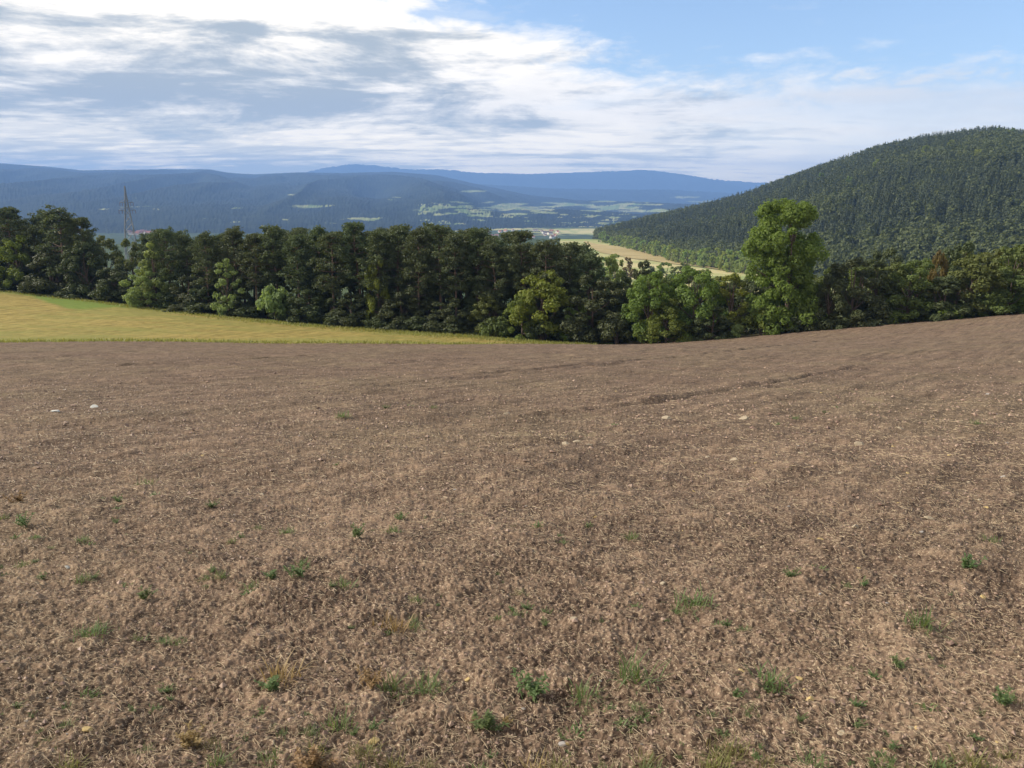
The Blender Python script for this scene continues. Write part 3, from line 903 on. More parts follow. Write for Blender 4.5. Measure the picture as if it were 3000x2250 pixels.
# rows behind
cnt = 0
for row, (off, stp, lo) in enumerate(((11, 60, 12), (18, 58, 8), (27, 62, 6))):
    u = -330 + row * 21
    while u < 1760:
        if not (285 < u < 420) and rnd.random() < .93:
            l = loc_at(u, off + rnd.uniform(-2, 2))
            h = height_to(l, topv(u) + lo + rnd.uniform(-8, 40))
            h = min(max(h, 7), 17)
            plant_tree('pine_tree', 'pine', 'dark pine standing in the shade behind the front row of the wood', PINES[rnd.randrange(6)], l - (0, 0, .1), h / 13.0, h / 13.0 * rnd.uniform(.85, 1.1), rnd.uniform(0, 6.28), M['pine'], M['pine_bark'], 'pines behind the front row of the wood')
            cnt += 1
        u += stp + rnd.uniform(-12, 12)
u = -140
while u < 1790:
    for off, fr_ in ((3.5, .36), (9, .50)):
        l = loc_at(u + rnd.uniform(-14, 14), off + rnd.uniform(-1, 1))
        h = max(height_to(l, topv(min(u, 1700))) * fr_ * rnd.uniform(.8, 1.15), 3.0)
        plant_tree('broadleaf_tree', 'tree', 'dark understorey tree filling the shade among the pine trunks', BROADS['dome'][rnd.randrange(3)], l - (0, 0, .2), h / 10, 2.6 / 4.2 * rnd.uniform(.85, 1.2), rnd.uniform(0, 6.28), M['dark_leaf'], M['bark'], 'understorey trees among the pines')
    u += 66
for u, off, vt in [(1790, 14, 800), (1850, 20, 800), (1900, 9, 806), (1960, 12, 800), (2010, 20, 792), (2070, 10, 800), (2120, 18, 800), (2170, 9, 805), (2210, 16, 790), (2290, 12, 800), (2380, 10, 790), (2440, 14, 770), (2520, 9, 765),
                   (2600, 10, 758), (2680, 14, 745), (2740, 20, 735), (2820, 16, 715), (2900, 12, 715), (2980, 14, 705), (3060, 10, 700)]:
    l = loc_at(u, off)
    plant_tree('broadleaf_tree', 'tree', 'dark tree standing behind the broadleaf trees of the field edge', BROADS['round'][rnd.randrange(3)], l - (0, 0, .2), height_to(l, vt) / 10, 75 / F * l[1] / 3.7, rnd.uniform(0, 6.28), M['dark_leaf'] if u % 20 else M['olive_leaf'], M['bark'], 'trees behind the field edge')
print('back pines', cnt)

# broadleaf trees and bushes of the edge: kind, u, metres behind the edge, v of the top, width in photo pixels, foliage, label
BR = [
 ('round', 70, -.5, 680, 120, 'green_leaf', 'bright yellow green crown in the dark left clump'),
 ('round', -60, 1, 700, 170, 'dark_leaf', 'dark leafy tree at the far left edge of the wood'),
 ('dome', 40, .5, 735, 170, 'dark_leaf', 'dark low tree under the leftmost pines'),
 ('dome', 165, .5, 725, 180, 'dark_leaf', 'dark spreading tree at the foot of the umbrella pine'),
 ('round', 265, 1, 700, 130, 'dark_leaf', 'dark tree closing the right side of the left clump'),
 ('round', 325, 40, 684, 120, 'olive_leaf', 'hazy mid green tree set back behind the wood below the pylon'),
 ('round', 400, 34, 690, 110, 'olive_leaf', 'hazy green tree set back, just left of the pale crowned tree'),
 ('dome', 345, 2, 770, 140, 'dark_leaf', 'dark bush like tree between the left clump and the bright bushes'),
 ('tall', 462, -1.5, 690, 100, 'pale_leaf', 'pale silvery green slender tree right of the pylon'),
 ('round', 432, -3.2, 772, 120, 'pale_leaf', 'bright pale green tree over the golden field edge below the slender tree'),
 ('tall', 672, -1.0, 748, 95, 'pale_leaf', 'bright green small tree glowing among dark pines'),
 ('dome', 560, .5, 800, 150, 'dark_leaf', 'dark leafy understorey tree right of the pale green bush'),
 ('dome', 690, .5, 840, 150, 'dark_leaf', 'dark understorey tree below the glowing small tree'),
 ('round', 905, .5, 830, 140, 'dark_leaf', 'dark understorey tree right of the blue green bush'),
 ('dome', 1030, .5, 850, 150, 'dark_leaf', 'dark understorey tree in the middle of the pine front'),
 ('round', 1110, 0.5, 742, 80, 'yellow_leaf', 'small yellow green crown showing halfway up the pine front'),
 ('dome', 1180, .5, 850, 160, 'dark_leaf', 'dark understorey tree below the small yellow green crown'),
 ('dome', 1320, .5, 860, 160, 'dark_leaf', 'dark understorey tree where the golden field narrows'),
 ('dome', 1430, .5, 850, 140, 'olive_leaf', 'olive green low tree left of the large yellow green tree'),
 ('round', 1590, -.5, 782, 190, 'yellow_leaf', 'large yellow green tree with golden top at the tip of the golden field'),
 ('round', 1530, -1.5, 850, 110, 'green_leaf', 'green tree on the left shoulder of the large yellow green tree'),
 ('round', 1735, .5, 796, 190, 'dark_leaf', 'large dark tree between the yellow green tree and the bright broadleaf group'),
 ('tall', 1690, -1, 870, 90, 'green_leaf', 'mid green low tree in front of the large dark tree'),
 ('tall', 1880, 16, 742, 90, 'dark_leaf', 'dark pointed tree standing behind the bright broadleaf group'),
 ('round', 1800, 30, 735, 95, 'pale_leaf', 'pale green tree in the gap before the ripe field'),
 ('round', 1905, 0, 782, 165, 'green_leaf', 'bright green rounded tree, left one of the bright broadleaf group'),
 ('round', 2035, .5, 772, 175, 'green_leaf', 'bright green broad tree, middle and widest of the bright broadleaf group'),
 ('tall', 2140, 1.5, 786, 120, 'yellow_leaf', 'yellowish green tree, right one of the bright broadleaf group beside the giant'),
 ('dome', 1955, -1.5, 868, 150, 'green_leaf', 'low green tree in front of the bright broadleaf group'),
 ('dome', 2090, -1, 880, 140, 'dark_leaf', 'low dark tree in front of the bright broadleaf group'),
 ('round', 2495, 0, 742, 185, 'dark_leaf', 'nearly black rounded tree right of the giant tree'),
 ('dome', 2430, -.5, 800, 140, 'dark_leaf', 'dark tree tucked between the giant and the nearly black tree'),
 ('tall', 2560, 3, 748, 120, 'dark_leaf', 'slim dark tree at the right shoulder of the nearly black tree'),
 ('round', 2660, 1, 752, 170, 'olive_leaf', 'olive green tree right of the nearly black tree'),
 ('round', 2735, 6, 724, 60, 'rust_leaf', 'tree with rusty autumn top above the right hand field edge'),
 ('round', 2575, 14, 715, 130, 'dark_leaf', 'dark green crown rising behind the nearly black tree'),
 ('round', 2800, 8, 692, 140, 'dark_leaf', 'dark rounded crown highest at the right of the wood'),
 ('round', 2845, .5, 735, 190, 'olive_leaf', 'broad olive tree near the right end of the field edge'),
 ('round', 2955, 4, 705, 170, 'olive_leaf', 'olive green tree at the right end of the wood'),
 ('dome', 2760, -.5, 800, 170, 'dark_leaf', 'dark low tree under the broad olive tree'),
 ('dome', 2950, -.5, 790, 190, 'olive_leaf', 'low olive tree at the right picture edge'),
 ('round', 3080, 2, 700, 200, 'olive_leaf', 'olive tree cut by the right picture edge'),
 ('round', 3240, 2, 690, 220, 'dark_leaf', 'dark tree beyond the right end of the field'),
]
G_BR = 'broadleaf trees along the field edge'
for i, (kind, u, bh, vt, wpx, lm, lab) in enumerate(BR):
    l = loc_at(u, bh + (2.0 if u < 1760 else 0))
    h = height_to(l, vt)
    sh = BROADS[kind][i % 3]
    wd = {'round': 3.7, 'tall': 2.5, 'dome': 4.2}[kind]
    half = wpx / 2 / F * l[1] * 1.03
    plant_tree('broadleaf_tree', 'tree', lab, sh, l - (0, 0, .15), h / 10.0, half / wd, rnd.uniform(0, 6.28), M[lm], M['bark'], G_BR)
BU = [(30, 830, 90, 'dark_leaf', 'dark bush at the left end of the wood edge'), (120, 826, 100, 'dark_leaf', 'dark bush above the bright green strip of grass'), (225, 832, 110, 'dark_leaf', 'dark wide bush right of the bright green grass strip'),
      (320, 846, 90, 'dark_leaf', 'dark bush left of the bright pale tree'), (412, 838, 95, 'pale_leaf', 'pale green bush reaching over the golden field edge'), (500, 858, 90, 'dark_leaf', 'dark bush just right of the pale green bush'),
      (600, 880, 100, 'dark_leaf', 'dark bush on the edge below tall pines'), (805, 826, 110, 'pale_leaf', 'pale blue green bush alone on the dark wood edge'), (720, 895, 100, 'dark_leaf', 'dark bush left of the pale blue green bush'),
      (880, 905, 100, 'dark_leaf', 'dark bush right of the pale blue green bush'), (1000, 915, 110, 'dark_leaf', 'dark bush at the middle of the golden field edge'), (1100, 925, 100, 'dark_leaf', 'dark low bush near the middle pines'),
      (1220, 925, 110, 'dark_leaf', 'dark bush on the narrowing golden edge'), (1330, 935, 100, 'dark_leaf', 'dark bush left of the olive low tree'), (1450, 915, 100, 'olive_leaf', 'olive bush at the foot of the olive low tree'),
      (1590, 925, 120, 'dark_leaf', 'dark bush under the yellow green tree'), (1700, 935, 110, 'dark_leaf', 'dark bush under the large dark tree'), (1810, 930, 110, 'dark_leaf', 'dark bush where golden field and brown soil meet the wood'),
      (1900, 915, 110, 'green_leaf', 'green bush under the left bright tree'), (2010, 925, 110, 'dark_leaf', 'dark bush under the middle bright tree'), (2165, 948, 50, 'pale_leaf', 'small pale green bush standing forward left of the giant tree'),
      (2235, 890, 110, 'green_leaf', 'green bush at the left foot of the giant tree'), (2375, 872, 100, 'green_leaf', 'bright green bush at the right foot of the giant tree'), (2310, 915, 110, 'dark_leaf', 'dark bush in front of the giant trunk'),
      (2470, 910, 120, 'dark_leaf', 'dark bush under the nearly black tree'), (2560, 905, 110, 'dark_leaf', 'dark bush right of the nearly black tree'), (2640, 905, 120, 'green_leaf', 'low green bush spilling onto the brown field'),
      (2760, 880, 140, 'green_leaf', 'wide green bush along the right hand field edge'), (2870, 868, 130, 'olive_leaf', 'olive bush near the right end of the field edge'), (2985, 862, 110, 'green_leaf', 'green bush at the right picture edge')]
for i, (u, vt, wpx, lm, lab) in enumerate(BU):
    l = loc_at(u, (.5 if u < 1760 else -.6) if u != 2165 else -2.0)
    h = height_to(l, vt)
    half = wpx / 2 / F * l[1]
    plant_tree('bush', 'bush', lab, BUSHES[i % 4], l - (0, 0, .1), h / 3.0, half / 1.9, rnd.uniform(0, 6.28), M[lm], M['bark'], 'bushes along the field edge', ('stem', 'foliage'))

# the giant tree on the right: its crown follows the outline it has in the photograph, with depth of its own
def big_tree():
    rg = np.random.default_rng(900)
    l = loc_at(2305, 1.0)
    prof = [(590, 2235, 2368), (640, 2198, 2406), (690, 2192, 2424), (740, 2184, 2416), (790, 2184, 2404), (840, 2176, 2396), (890, 2172, 2392), (955, 2175, 2410)]
    blobs = []
    for k in range(185):
        v = rg.uniform(598, 955)
        lo = np.interp(v, [p[0] for p in prof], [p[1] for p in prof]); hi = np.interp(v, [p[0] for p in prof], [p[2] for p in prof])
        c, hw = (lo + hi) / 2, (hi - lo) / 2
        ang = rg.uniform(0, 6.28)
        rad = rg.uniform(.35, .88)
        if 770 < v < 900 and 3.7 < ang < 5.7 and rg.random() < .15: continue
        P0 = at(c, v, l[1]) - l
        W = hw / F * l[1]
        rb = rg.uniform(.50, 1.10)
        blobs.append((P0[0] + W * rad * math.cos(ang), W * .85 * rad * math.sin(ang), P0[2], rb))
    tk = MB()
    htop = height_to(l, 600)
    zt = np.linspace(0, 1, 9)
    tk.tube(np.c_[.25 * np.sin(zt * 3), .1 * zt, zt * htop * .9], .42 * (1 - zt) ** .75 + .04, 9)
    limbs(tk, np.array([0, 0, 1.5]), blobs, rg, .40, nl=42)
    root = thing('lime_tree', 'giant tall lime tree with yellow green crown, much the tallest at the field edge', 'tree', l - (0, 0, .1))
    obj('trunk', tk.mesh('trunk', True), M['bark'], root)
    obj('crown', crown_from_blobs(blobs, rg, 40.0, .155).mesh('crown'), M['lime_leaf'], root)
big_tree()

# pale broadleaf trees at the foot of the hill, and light crowns in the hill forest
FT = [(1765, 1190), (1790, 1120), (1815, 1080), (1838, 1040), (1862, 1000), (1885, 960), (1908, 930), (1930, 900), (1955, 860), (1978, 830), (2003, 800), (2028, 780), (2052, 750), (2078, 730), (2102, 705), (2128, 685), (2152, 665), (2175, 650)]
hill_low = [make_broad(700 + i, 12, 5.0, 'round', .05, 26, .62, 26.0) for i in range(3)]
hu_i = lambda u: int(np.argmin(np.abs(hu - u)))
for row in range(3):
    for i, (u, Y) in enumerate(FT):
        uu = u + row * 9 + rnd.uniform(-6, 6)
        r_ = ray(uu, 700)
        Yq = (Y - 8 - row * 16) * .97
        xq = r_[0] / r_[1] * Yq
        p = np.array([xq, Yq, float(valley_z(np.array(math.hypot(xq, Yq))))])
        plant_tree('broadleaf_tree', 'tree', 'pale green broadleaf tree in the belt at the foot of the wooded hill', hill_low[(i + row) % 3], p - (0, 0, .3), rnd.uniform(.95, 1.5), rnd.uniform(.9, 1.3), rnd.uniform(0, 6.28),
                   M['belt_leaf'], M['bark'], 'pale trees at the foot of the hill')
for u, Y, vt, wpx, lm, lab in [(1802, 430, 742, 62, 'yellow_leaf', 'lime green bush in the gap in front of the ripe field'), (1838, 440, 752, 44, 'rust_leaf', 'small red brown tree in the gap in front of the ripe field'), (1765, 460, 752, 60, 'green_leaf', 'green tree at the left end of the ripe field'),
                               (1955, 420, 768, 70, 'green_leaf', 'green tree before the right end of the wide ripe field'), (1998, 430, 764, 64, 'olive_leaf', 'olive tree between the wide ripe field and its narrow strip'), (2040, 400, 782, 70, 'green_leaf', 'green tree below the narrow strip of ripe field'), (1900, 400, 778, 70, 'dark_leaf', 'dark tree below the middle of the ripe field')]:
    r_ = ray(u, 760); xq = r_[0] / r_[1] * Y
    p = np.array([xq, Y, float(valley_z(np.array(math.hypot(xq, Y))))])
    plant_tree('broadleaf_tree', 'tree', lab, hill_low[u % 3], p, height_to(p, vt) / 12, wpx / 2 / F * Y / 5, rnd.uniform(0, 6.28), M[lm], M['bark'], 'trees in the gap before the ripe field')
spots = [(2215, .55, 'pale'), (2145, .6, 'pale'), (2195, .62, 'x'), (2020, .55, 'x'), (2090, .45, 'x'), (2560, .52, 'x'), (2640, .70, 'x'), (2700, .55, 'x'), (2920, .86, 'x'), (2940, .80, 'x'), (2960, .84, 'x'), (2780, .6, 'x'), (2480, .42, 'x'), (2850, .45, 'x'), (2400, .62, 'x')]
for i, (u, s_, k) in enumerate(spots):
    p = HP[int(np.argmin(np.abs(hs - s_))), hu_i(u)]
    plant_tree('broadleaf_tree', 'tree', 'light green broadleaf crown standing out among the dark conifers of the hill', hill_low[i % 3], p, rnd.uniform(1.25, 1.5), rnd.uniform(.9, 1.15), rnd.uniform(0, 6.28), M['yellow_leaf'] if i % 2 else M['green_leaf'], M['bark'], 'light crowns in the hill forest')

# ------------------------------------------------------------------ pylon
def pylon():
    Yp = 500.0
    tip = at(365, 545, Yp)
    zb = float(valley_z(np.array(np.hypot(tip[0], Yp)))) - 1
    h = tip[2] - zb
    root = thing('pylon', 'grey lattice power pylon rising above the trees on the left', 'pylon', (tip[0], Yp, zb), .35)
    def half(z): return np.interp(z, [0, h * .55, h * .80, h], [4.5, 2.5, .9, .12])
    for sx in (-1, 1):
        for sy in (-1, 1):
            b = MB()
            zs_ = np.linspace(0, h, 8)
            b.tube([(sx * half(z), sy * half(z), z) for z in zs_], [.22] * 8, 4)
            obj('leg', b.mesh('leg'), M['steel'], root)
    b = MB()
    zl = [0]
    while zl[-1] < h * .96: zl.append(zl[-1] + max(2.1 * half(zl[-1]), 1.0))
    for z0, z1 in zip(zl[:-1], zl[1:]):
        z1 = min(z1, h)
        a0, a1 = half(z0), half(z1)
        for (p, q) in (((-1, -1), (1, -1)), ((1, -1), (1, 1)), ((1, 1), (-1, 1)), ((-1, 1), (-1, -1))):
            b.bar((p[0] * a0, p[1] * a0, z0), (q[0] * a1, q[1] * a1, z1), .10)
            b.bar((q[0] * a0, q[1] * a0, z0), (p[0] * a1, p[1] * a1, z1), .10)
            b.bar((p[0] * a1, p[1] * a1, z1), (q[0] * a1, q[1] * a1, z1), .09)
    obj('bracing', b.mesh('bracing'), M['steel'], root)
    for zf, L in ((.75, 4.6), (.83, 3.7)):
        z = h * zf
        arm, ins = MB(), MB()
        for sx in (-1, 1):
            for sy in (-1, 1):
                arm.bar((sx * half(z) * .9, sy * half(z), z), (sx * L, 0, z + .3), .17)
                arm.bar((sx * half(z) * .9, sy * half(z + 1.8), z + 1.8), (sx * L, 0, z + .3), .10)
            for f in (.3, .6):
                arm.bar((sx * L * f, half(z) * (1 - f), z + .1), (sx * L * f, -half(z) * (1 - f), z + .1), .07)
            ins.tube([(sx * L, 0, z + .2), (sx * L, 0, z - 1.9)], [.14, .14], 6)
            ins.tube([(sx * L * .62, 0, z + .1), (sx * L * .62, 0, z - 1.9)], [.14, .14], 6)
        ao = obj('crossarm', arm.mesh('crossarm'), M['steel'], root)
        obj('insulator', ins.mesh('insulator'), M['porcelain'], ao)
pylon()

# ------------------------------------------------------------------ village houses on the valley floor
def house_shapes(wm, rm, L=11.0, W=8.5, E=5.2, Hh=8.6):
    mb = MB()
    x, y = L / 2, W / 2
    mb.addm([(-x, -y, -3), (x, -y, -3), (x, y, -3), (-x, y, -3), (-x, -y, E), (x, -y, E), (x, y, E), (-x, y, E)], [[0, 1, 5, 4], [2, 3, 7, 6], [1, 2, 6, 5], [3, 0, 4, 7]])
    mb.addm([(-x, -y, E), (-x, y, E), (-x, 0, Hh - .1), (x, -y, E), (x, y, E), (x, 0, Hh - .1)], [[0, 2, 1], [3, 4, 5]])
    wall = mb.mesh('wall'); wall.materials.append(wm)
    rf = MB()
    o = .6
    rf.addm([(-x - o, -y - o, E - .4), (x + o, -y - o, E - .4), (x + o, 0, Hh), (-x - o, 0, Hh), (-x - o, y + o, E - .4), (x + o, y + o, E - .4),
             (-x - o, -y - o, E - .15), (x + o, -y - o, E - .15), (x + o, 0, Hh + .28), (-x - o, 0, Hh + .28), (-x - o, y + o, E - .15), (x + o, y + o, E - .15)],
            [[6, 7, 8, 9], [9, 8, 11, 10], [0, 3, 2, 1], [3, 4, 5, 2], [0, 1, 7, 6], [4, 10, 11, 5], [0, 6, 9, 3], [3, 9, 10, 4], [1, 2, 8, 7], [2, 5, 11, 8]])
    rf.addm([(2, .8, 7), (2.8, .8, 7), (2.8, 1.5, 7), (2, 1.5, 7), (2, .8, 9.6), (2.8, .8, 9.6), (2.8, 1.5, 9.6), (2, 1.5, 9.6)], [[0, 1, 5, 4], [1, 2, 6, 5], [2, 3, 7, 6], [3, 0, 4, 7], [4, 5, 6, 7]])
    roof = rf.mesh('roof'); roof.materials.append(rm)
    return wall, roof
HS = [house_shapes(M['plaster'], M['tiles']), house_shapes(M['plaster2'], M['tiles'], 13, 9, 4.6, 8.4), house_shapes(M['plaster'], M['tiles2'], 16, 10, 5.5, 8.0)]
def house(u, v, k, rz, s, label, group):
    d = ray(u, v)
    p = d * (FLOOR / d[2])
    root = thing('house', label, 'house', (p[0], p[1], FLOOR - .5), rz, (s, s, s), group)
    for nm, me_ in zip(('wall', 'roof'), HS[k]):
        obj(nm, me_, None, root)
for i in range(34):
    house(rnd.uniform(372, 450), rnd.uniform(668, 690), rnd.randrange(3), rnd.uniform(0, 3.1), rnd.uniform(.9, 1.5), 'small house in the village below the pylon', 'houses of the village below the pylon')
for i in range(22):
    house(rnd.uniform(570, 800), rnd.uniform(671, 678), rnd.randrange(3), rnd.uniform(0, 3.1), rnd.uniform(.9, 1.7), 'small pale house glimpsed over the pine tops', 'houses glimpsed over the pine tops')
for i in range(40):
    house(rnd.uniform(1420, 1640), rnd.uniform(677, 698), rnd.randrange(3), rnd.uniform(0, 3.1), rnd.uniform(.7, 1.15), 'small house in the village in the middle of the valley', 'houses of the village in the middle of the valley')

# ------------------------------------------------------------------ stones on the soil
def stone_mesh(seed, flat):
    rg = np.random.default_rng(seed)
    n, k = 9, 14
    V = []
    for i in range(1, n):
        ph = math.pi * i / n
        for j in range(k):
            th = 2 * math.pi * j / k
            V.append((math.sin(ph) * math.cos(th), math.sin(ph) * math.sin(th), math.cos(ph)))
    V = [(0, 0, 1)] + V + [(0, 0, -1)]
    V = np.array(V)
    for _ in range(11):                         # chip flat facets off a ball
        d = rg.normal(size=3); d /= np.linalg.norm(d)
        c = rg.uniform(.55, .85)
        ex = np.clip(V @ d - c, 0, None)
        V = V - ex[:, None] * d * .92
    V = V + rg.normal(size=V.shape) * .02
    V = V * (1, rg.uniform(.62, .85), flat) * .5
    tri, quad = [], []
    for j in range(k):
        tri.append((0, 1 + j, 1 + (j + 1) % k))
        tri.append((len(V) - 1, 1 + (n - 2) * k + (j + 1) % k, 1 + (n - 2) * k + j))
    for i in range(n - 2):
        for j in range(k):
            a, b = 1 + i * k + j, 1 + i * k + (j + 1) % k
            quad.append((a, a + k, b + k, b))
    return mesh_np('stone', V, [np.array(tri), np.array(quad)], False)
STN = [stone_mesh(1000 + i, f) for i, f in enumerate((.6, .45, .7, .35, .55))]
def soil_top(x, y):
    z, _ = soil_height(np.array([x]), np.array([y]))
    return float(H(np.array(x), np.array(y)) + z[0])
ST = [(2180, 1230, 46, 'limestone', 'large pale limestone, the biggest on the right half of the field'), (1950, 1226, 44, 'limestone', 'pale flat stone left of the biggest limestone'),
      (1656, 1306, 34, 'limestone', 'left pale stone of a cluster of three in the middle of the field'), (1725, 1304, 28, 'limestone', 'right pale stone of a cluster of three in the middle of the field'), (1690, 1296, 34, 'limestone', 'rear flat stone of a cluster of three in the middle of the field'),
      (2150, 1358, 40, 'limestone', 'pale jagged stone below the biggest limestone'), (2075, 1339, 30, 'limestone', 'small pale flat stone just left of the jagged stone'), (2518, 1302, 44, 'limestone', 'long pale flat stone in the right half of the field'),
      (2640, 1257, 36, 'limestone', 'pale upright stone farther right beside dark weeds'), (2345, 1328, 18, 'limestone', 'tiny pale stone between the jagged stone and the long flat stone'), (165, 1216, 38, 'whitestone', 'nearer of two whitish flat slabs at the left of the field'),
      (276, 1198, 36, 'whitestone', 'farther of two whitish flat slabs at the left of the field'), (1485, 1213, 38, 'limestone', 'pale flat stone alone near the far middle of the field'), (1430, 1275, 30, 'brownstone', 'dark brown clod like stone near the middle of the field'),
      (765, 1442, 24, 'limestone', 'pale stone alone left of the middle'), (375, 2090, 38, 'greystone', 'smooth grey stone near the lower left corner'), (255, 2146, 36, 'tanstone', 'long tan stone in the lower left corner'),
      (1095, 2176, 40, 'tanstone', 'yellow tan stone at the bottom near the middle'), (1325, 2206, 30, 'limestone', 'upright cream stone at the very bottom of the picture'), (1650, 2150, 30, 'greystone', 'small grey stone near the bottom middle'),
      (1682, 1832, 30, 'limestone', 'cream stone right of the middle in the foreground'), (1940, 1716, 26, 'limestone', 'pale round stone farther right of the cream stone'), (2505, 1560, 28, 'limestone', 'bright pale stone among weeds in the right middle'),
      (2402, 1582, 24, 'tanstone', 'tan upright stone left of the bright pale stone'), (2175, 1986, 30, 'tanstone', 'tan stone in the right foreground left of a grass tuft'), (2342, 1996, 30, 'tanstone', 'tan stone in the right foreground right of a grass tuft'),
      (2466, 2146, 36, 'limestone', 'long cream stone near the bottom right'), (2372, 2060, 30, 'tanstone', 'tan clod like stone above the long cream stone'), (2672, 2134, 26, 'limestone', 'left of two cream stones side by side at the lower right'), (2692, 2142, 24, 'tanstone', 'right of two cream stones side by side at the lower right'),
      (1370, 1972, 26, 'tanstone', 'tan stone in the middle foreground'), (2880, 1756, 24, 'tanstone', 'yellowish stone at the right in the foreground'), (200, 1682, 18, 'whitestone', 'small round white stone at the left of the foreground'), (2720, 1520, 34, 'limestone', 'pale stone near the right picture edge'),
      (2992, 1062, 18, 'limestone', 'pale stone far up at the right picture edge'), (1577, 1425, 26, 'brownstone', 'reddish brown stone in the middle of the field')]
SMALL = [(845, 1795), (670, 1910), (1745, 1520), (1970, 1525), (1490, 1925), (1665, 1890), (1850, 1945), (1880, 2170), (1300, 1655), (1820, 1610), (2355, 2025), (2590, 2035), (2745, 2000), (2090, 2175), (2595, 2190), (2700, 1560), (2040, 1490), (2090, 1500),
         (2550, 1257), (2340, 1305), (2270, 1188), (2555, 1185), (2735, 1222), (2920, 1215), (2870, 1460), (2860, 1450), (2060, 1395), (877, 1280), (910, 1288), (700, 1398), (595, 1340), (1370, 1343), (1385, 1250), (60, 1315), (2330, 2085), (2400, 1760), (2230, 1600),
         (2620, 1710), (2520, 1830), (1760, 1990), (1200, 1500), (1120, 1900), (560, 1980), (1540, 1480), (1910, 1395), (2460, 1400), (2780, 1340), (2950, 1300), (1210, 1330), (1010, 1440), (2630, 1480), (2310, 1490), (2100, 1700)]
mats_small = ['limestone', 'limestone', 'tanstone', 'greystone']
def put_stone(u, v, wpx, mat, label, group, i):
    p = ground_hit(u, v)
    s = wpx / F * np.linalg.norm(p) * (.78 if v < 1400 else .9)
    o = obj('stone', with_mat(STN[i % 5], M[mat]), None, label=label, category='stone', group=group)
    o.location = (p[0], p[1], soil_top(p[0], p[1]) + s * (.06 if mat == 'whitestone' else .03))
    o.scale = (s, s, s * (.35 if mat == 'whitestone' and v < 1300 else .85))
    o.rotation_euler = (rnd.uniform(-.35, .35), rnd.uniform(-.35, .35), rnd.uniform(-.6, .6))
for i, (u, v, wpx, mt, lab) in enumerate(ST):
    put_stone(u, v, wpx, mt, lab, 'stones lying on the ploughed soil', i)
for k in range(70):
    SMALL.append((rnd.uniform(20, 2980), 1130 + 1080 * rnd.random() ** 1.2))
for i, (u, v) in enumerate(SMALL):
    put_stone(u, v, rnd.uniform(9, 18), mats_small[i % 4], 'small pale stone lying loose on the brown soil', 'small pale stones on the brown soil', i)

# ------------------------------------------------------------------ weeds
def blade(mb, base, th, l, up, wdt, rg, curl=.5):
    s = np.linspace(0, 1, 6)
    d = np.array([math.cos(th), math.sin(th)])
    r = l * (s * math.cos(up) + .0)
    z = l * (s * math.sin(up) - curl * .5 * s ** 2.2)
    P0 = np.c_[base[0] + d[0] * r, base[1] + d[1] * r, base[2] + z]
    wv = wdt * np.sin(math.pi * np.clip(.12 + .88 * s, 0, 1)) ** .8 + .0004
    side = np.array([-d[1], d[0], 0])
    V = np.concatenate([P0 + side * wv[:, None], P0 - side * wv[:, None]])
    i = np.arange(5)
    mb.addm(V, np.stack([i, i + 1, i + 7, i + 6], 1))
def make_weed(seed, kind):
    rg = np.random.default_rng(seed)
    mb = MB()
    if kind == 'grass':                          # tuft of narrow blades
        for k in range(70):
            b = rg.normal(size=2) * .045
            blade(mb, (b[0], b[1], -.01), rg.random() * 6.28, rg.uniform(.08, .20), rg.uniform(.5, 1.45), rg.uniform(.0018, .0034), rg, rg.uniform(.2, .9))
    elif kind == 'leafy':                        # several small stems with oval leaves
        for k in range(11):
            b = rg.normal(size=2) * .018
            th, up, l = rg.random() * 6.28, rg.uniform(.7, 1.4), rg.uniform(.06, .15)
            tip = np.array([b[0] + math.cos(th) * l * math.cos(up), b[1] + math.sin(th) * l * math.cos(up), l * math.sin(up)])
            mb.tube([(b[0], b[1], -.01), tip], [.0022, .0012], 4)
            for q in range(26):
                f = rg.uniform(.25, 1)
                blade(mb, np.array([b[0], b[1], 0]) * (1 - f) + tip * f, rg.random() * 6.28, rg.uniform(.012, .034), rg.uniform(-.1, 1.0), rg.uniform(.0025, .0055), rg, .4)
    else:                                        # flat rosette
        for k in range(54):
            blade(mb, rg.normal(size=3) * (.030, .030, .004), rg.random() * 6.28, rg.uniform(.025, .085), rg.uniform(.1, 1.1), rg.uniform(.0025, .006), rg, .5)
    return mb.mesh('weed', False)
WEED = {'grass': [make_weed(1100 + i, 'grass') for i in range(3)], 'leafy': [make_weed(1110 + i, 'leafy') for i in range(3)], 'rosette': [make_weed(1120 + i, 'rosette') for i in range(3)]}
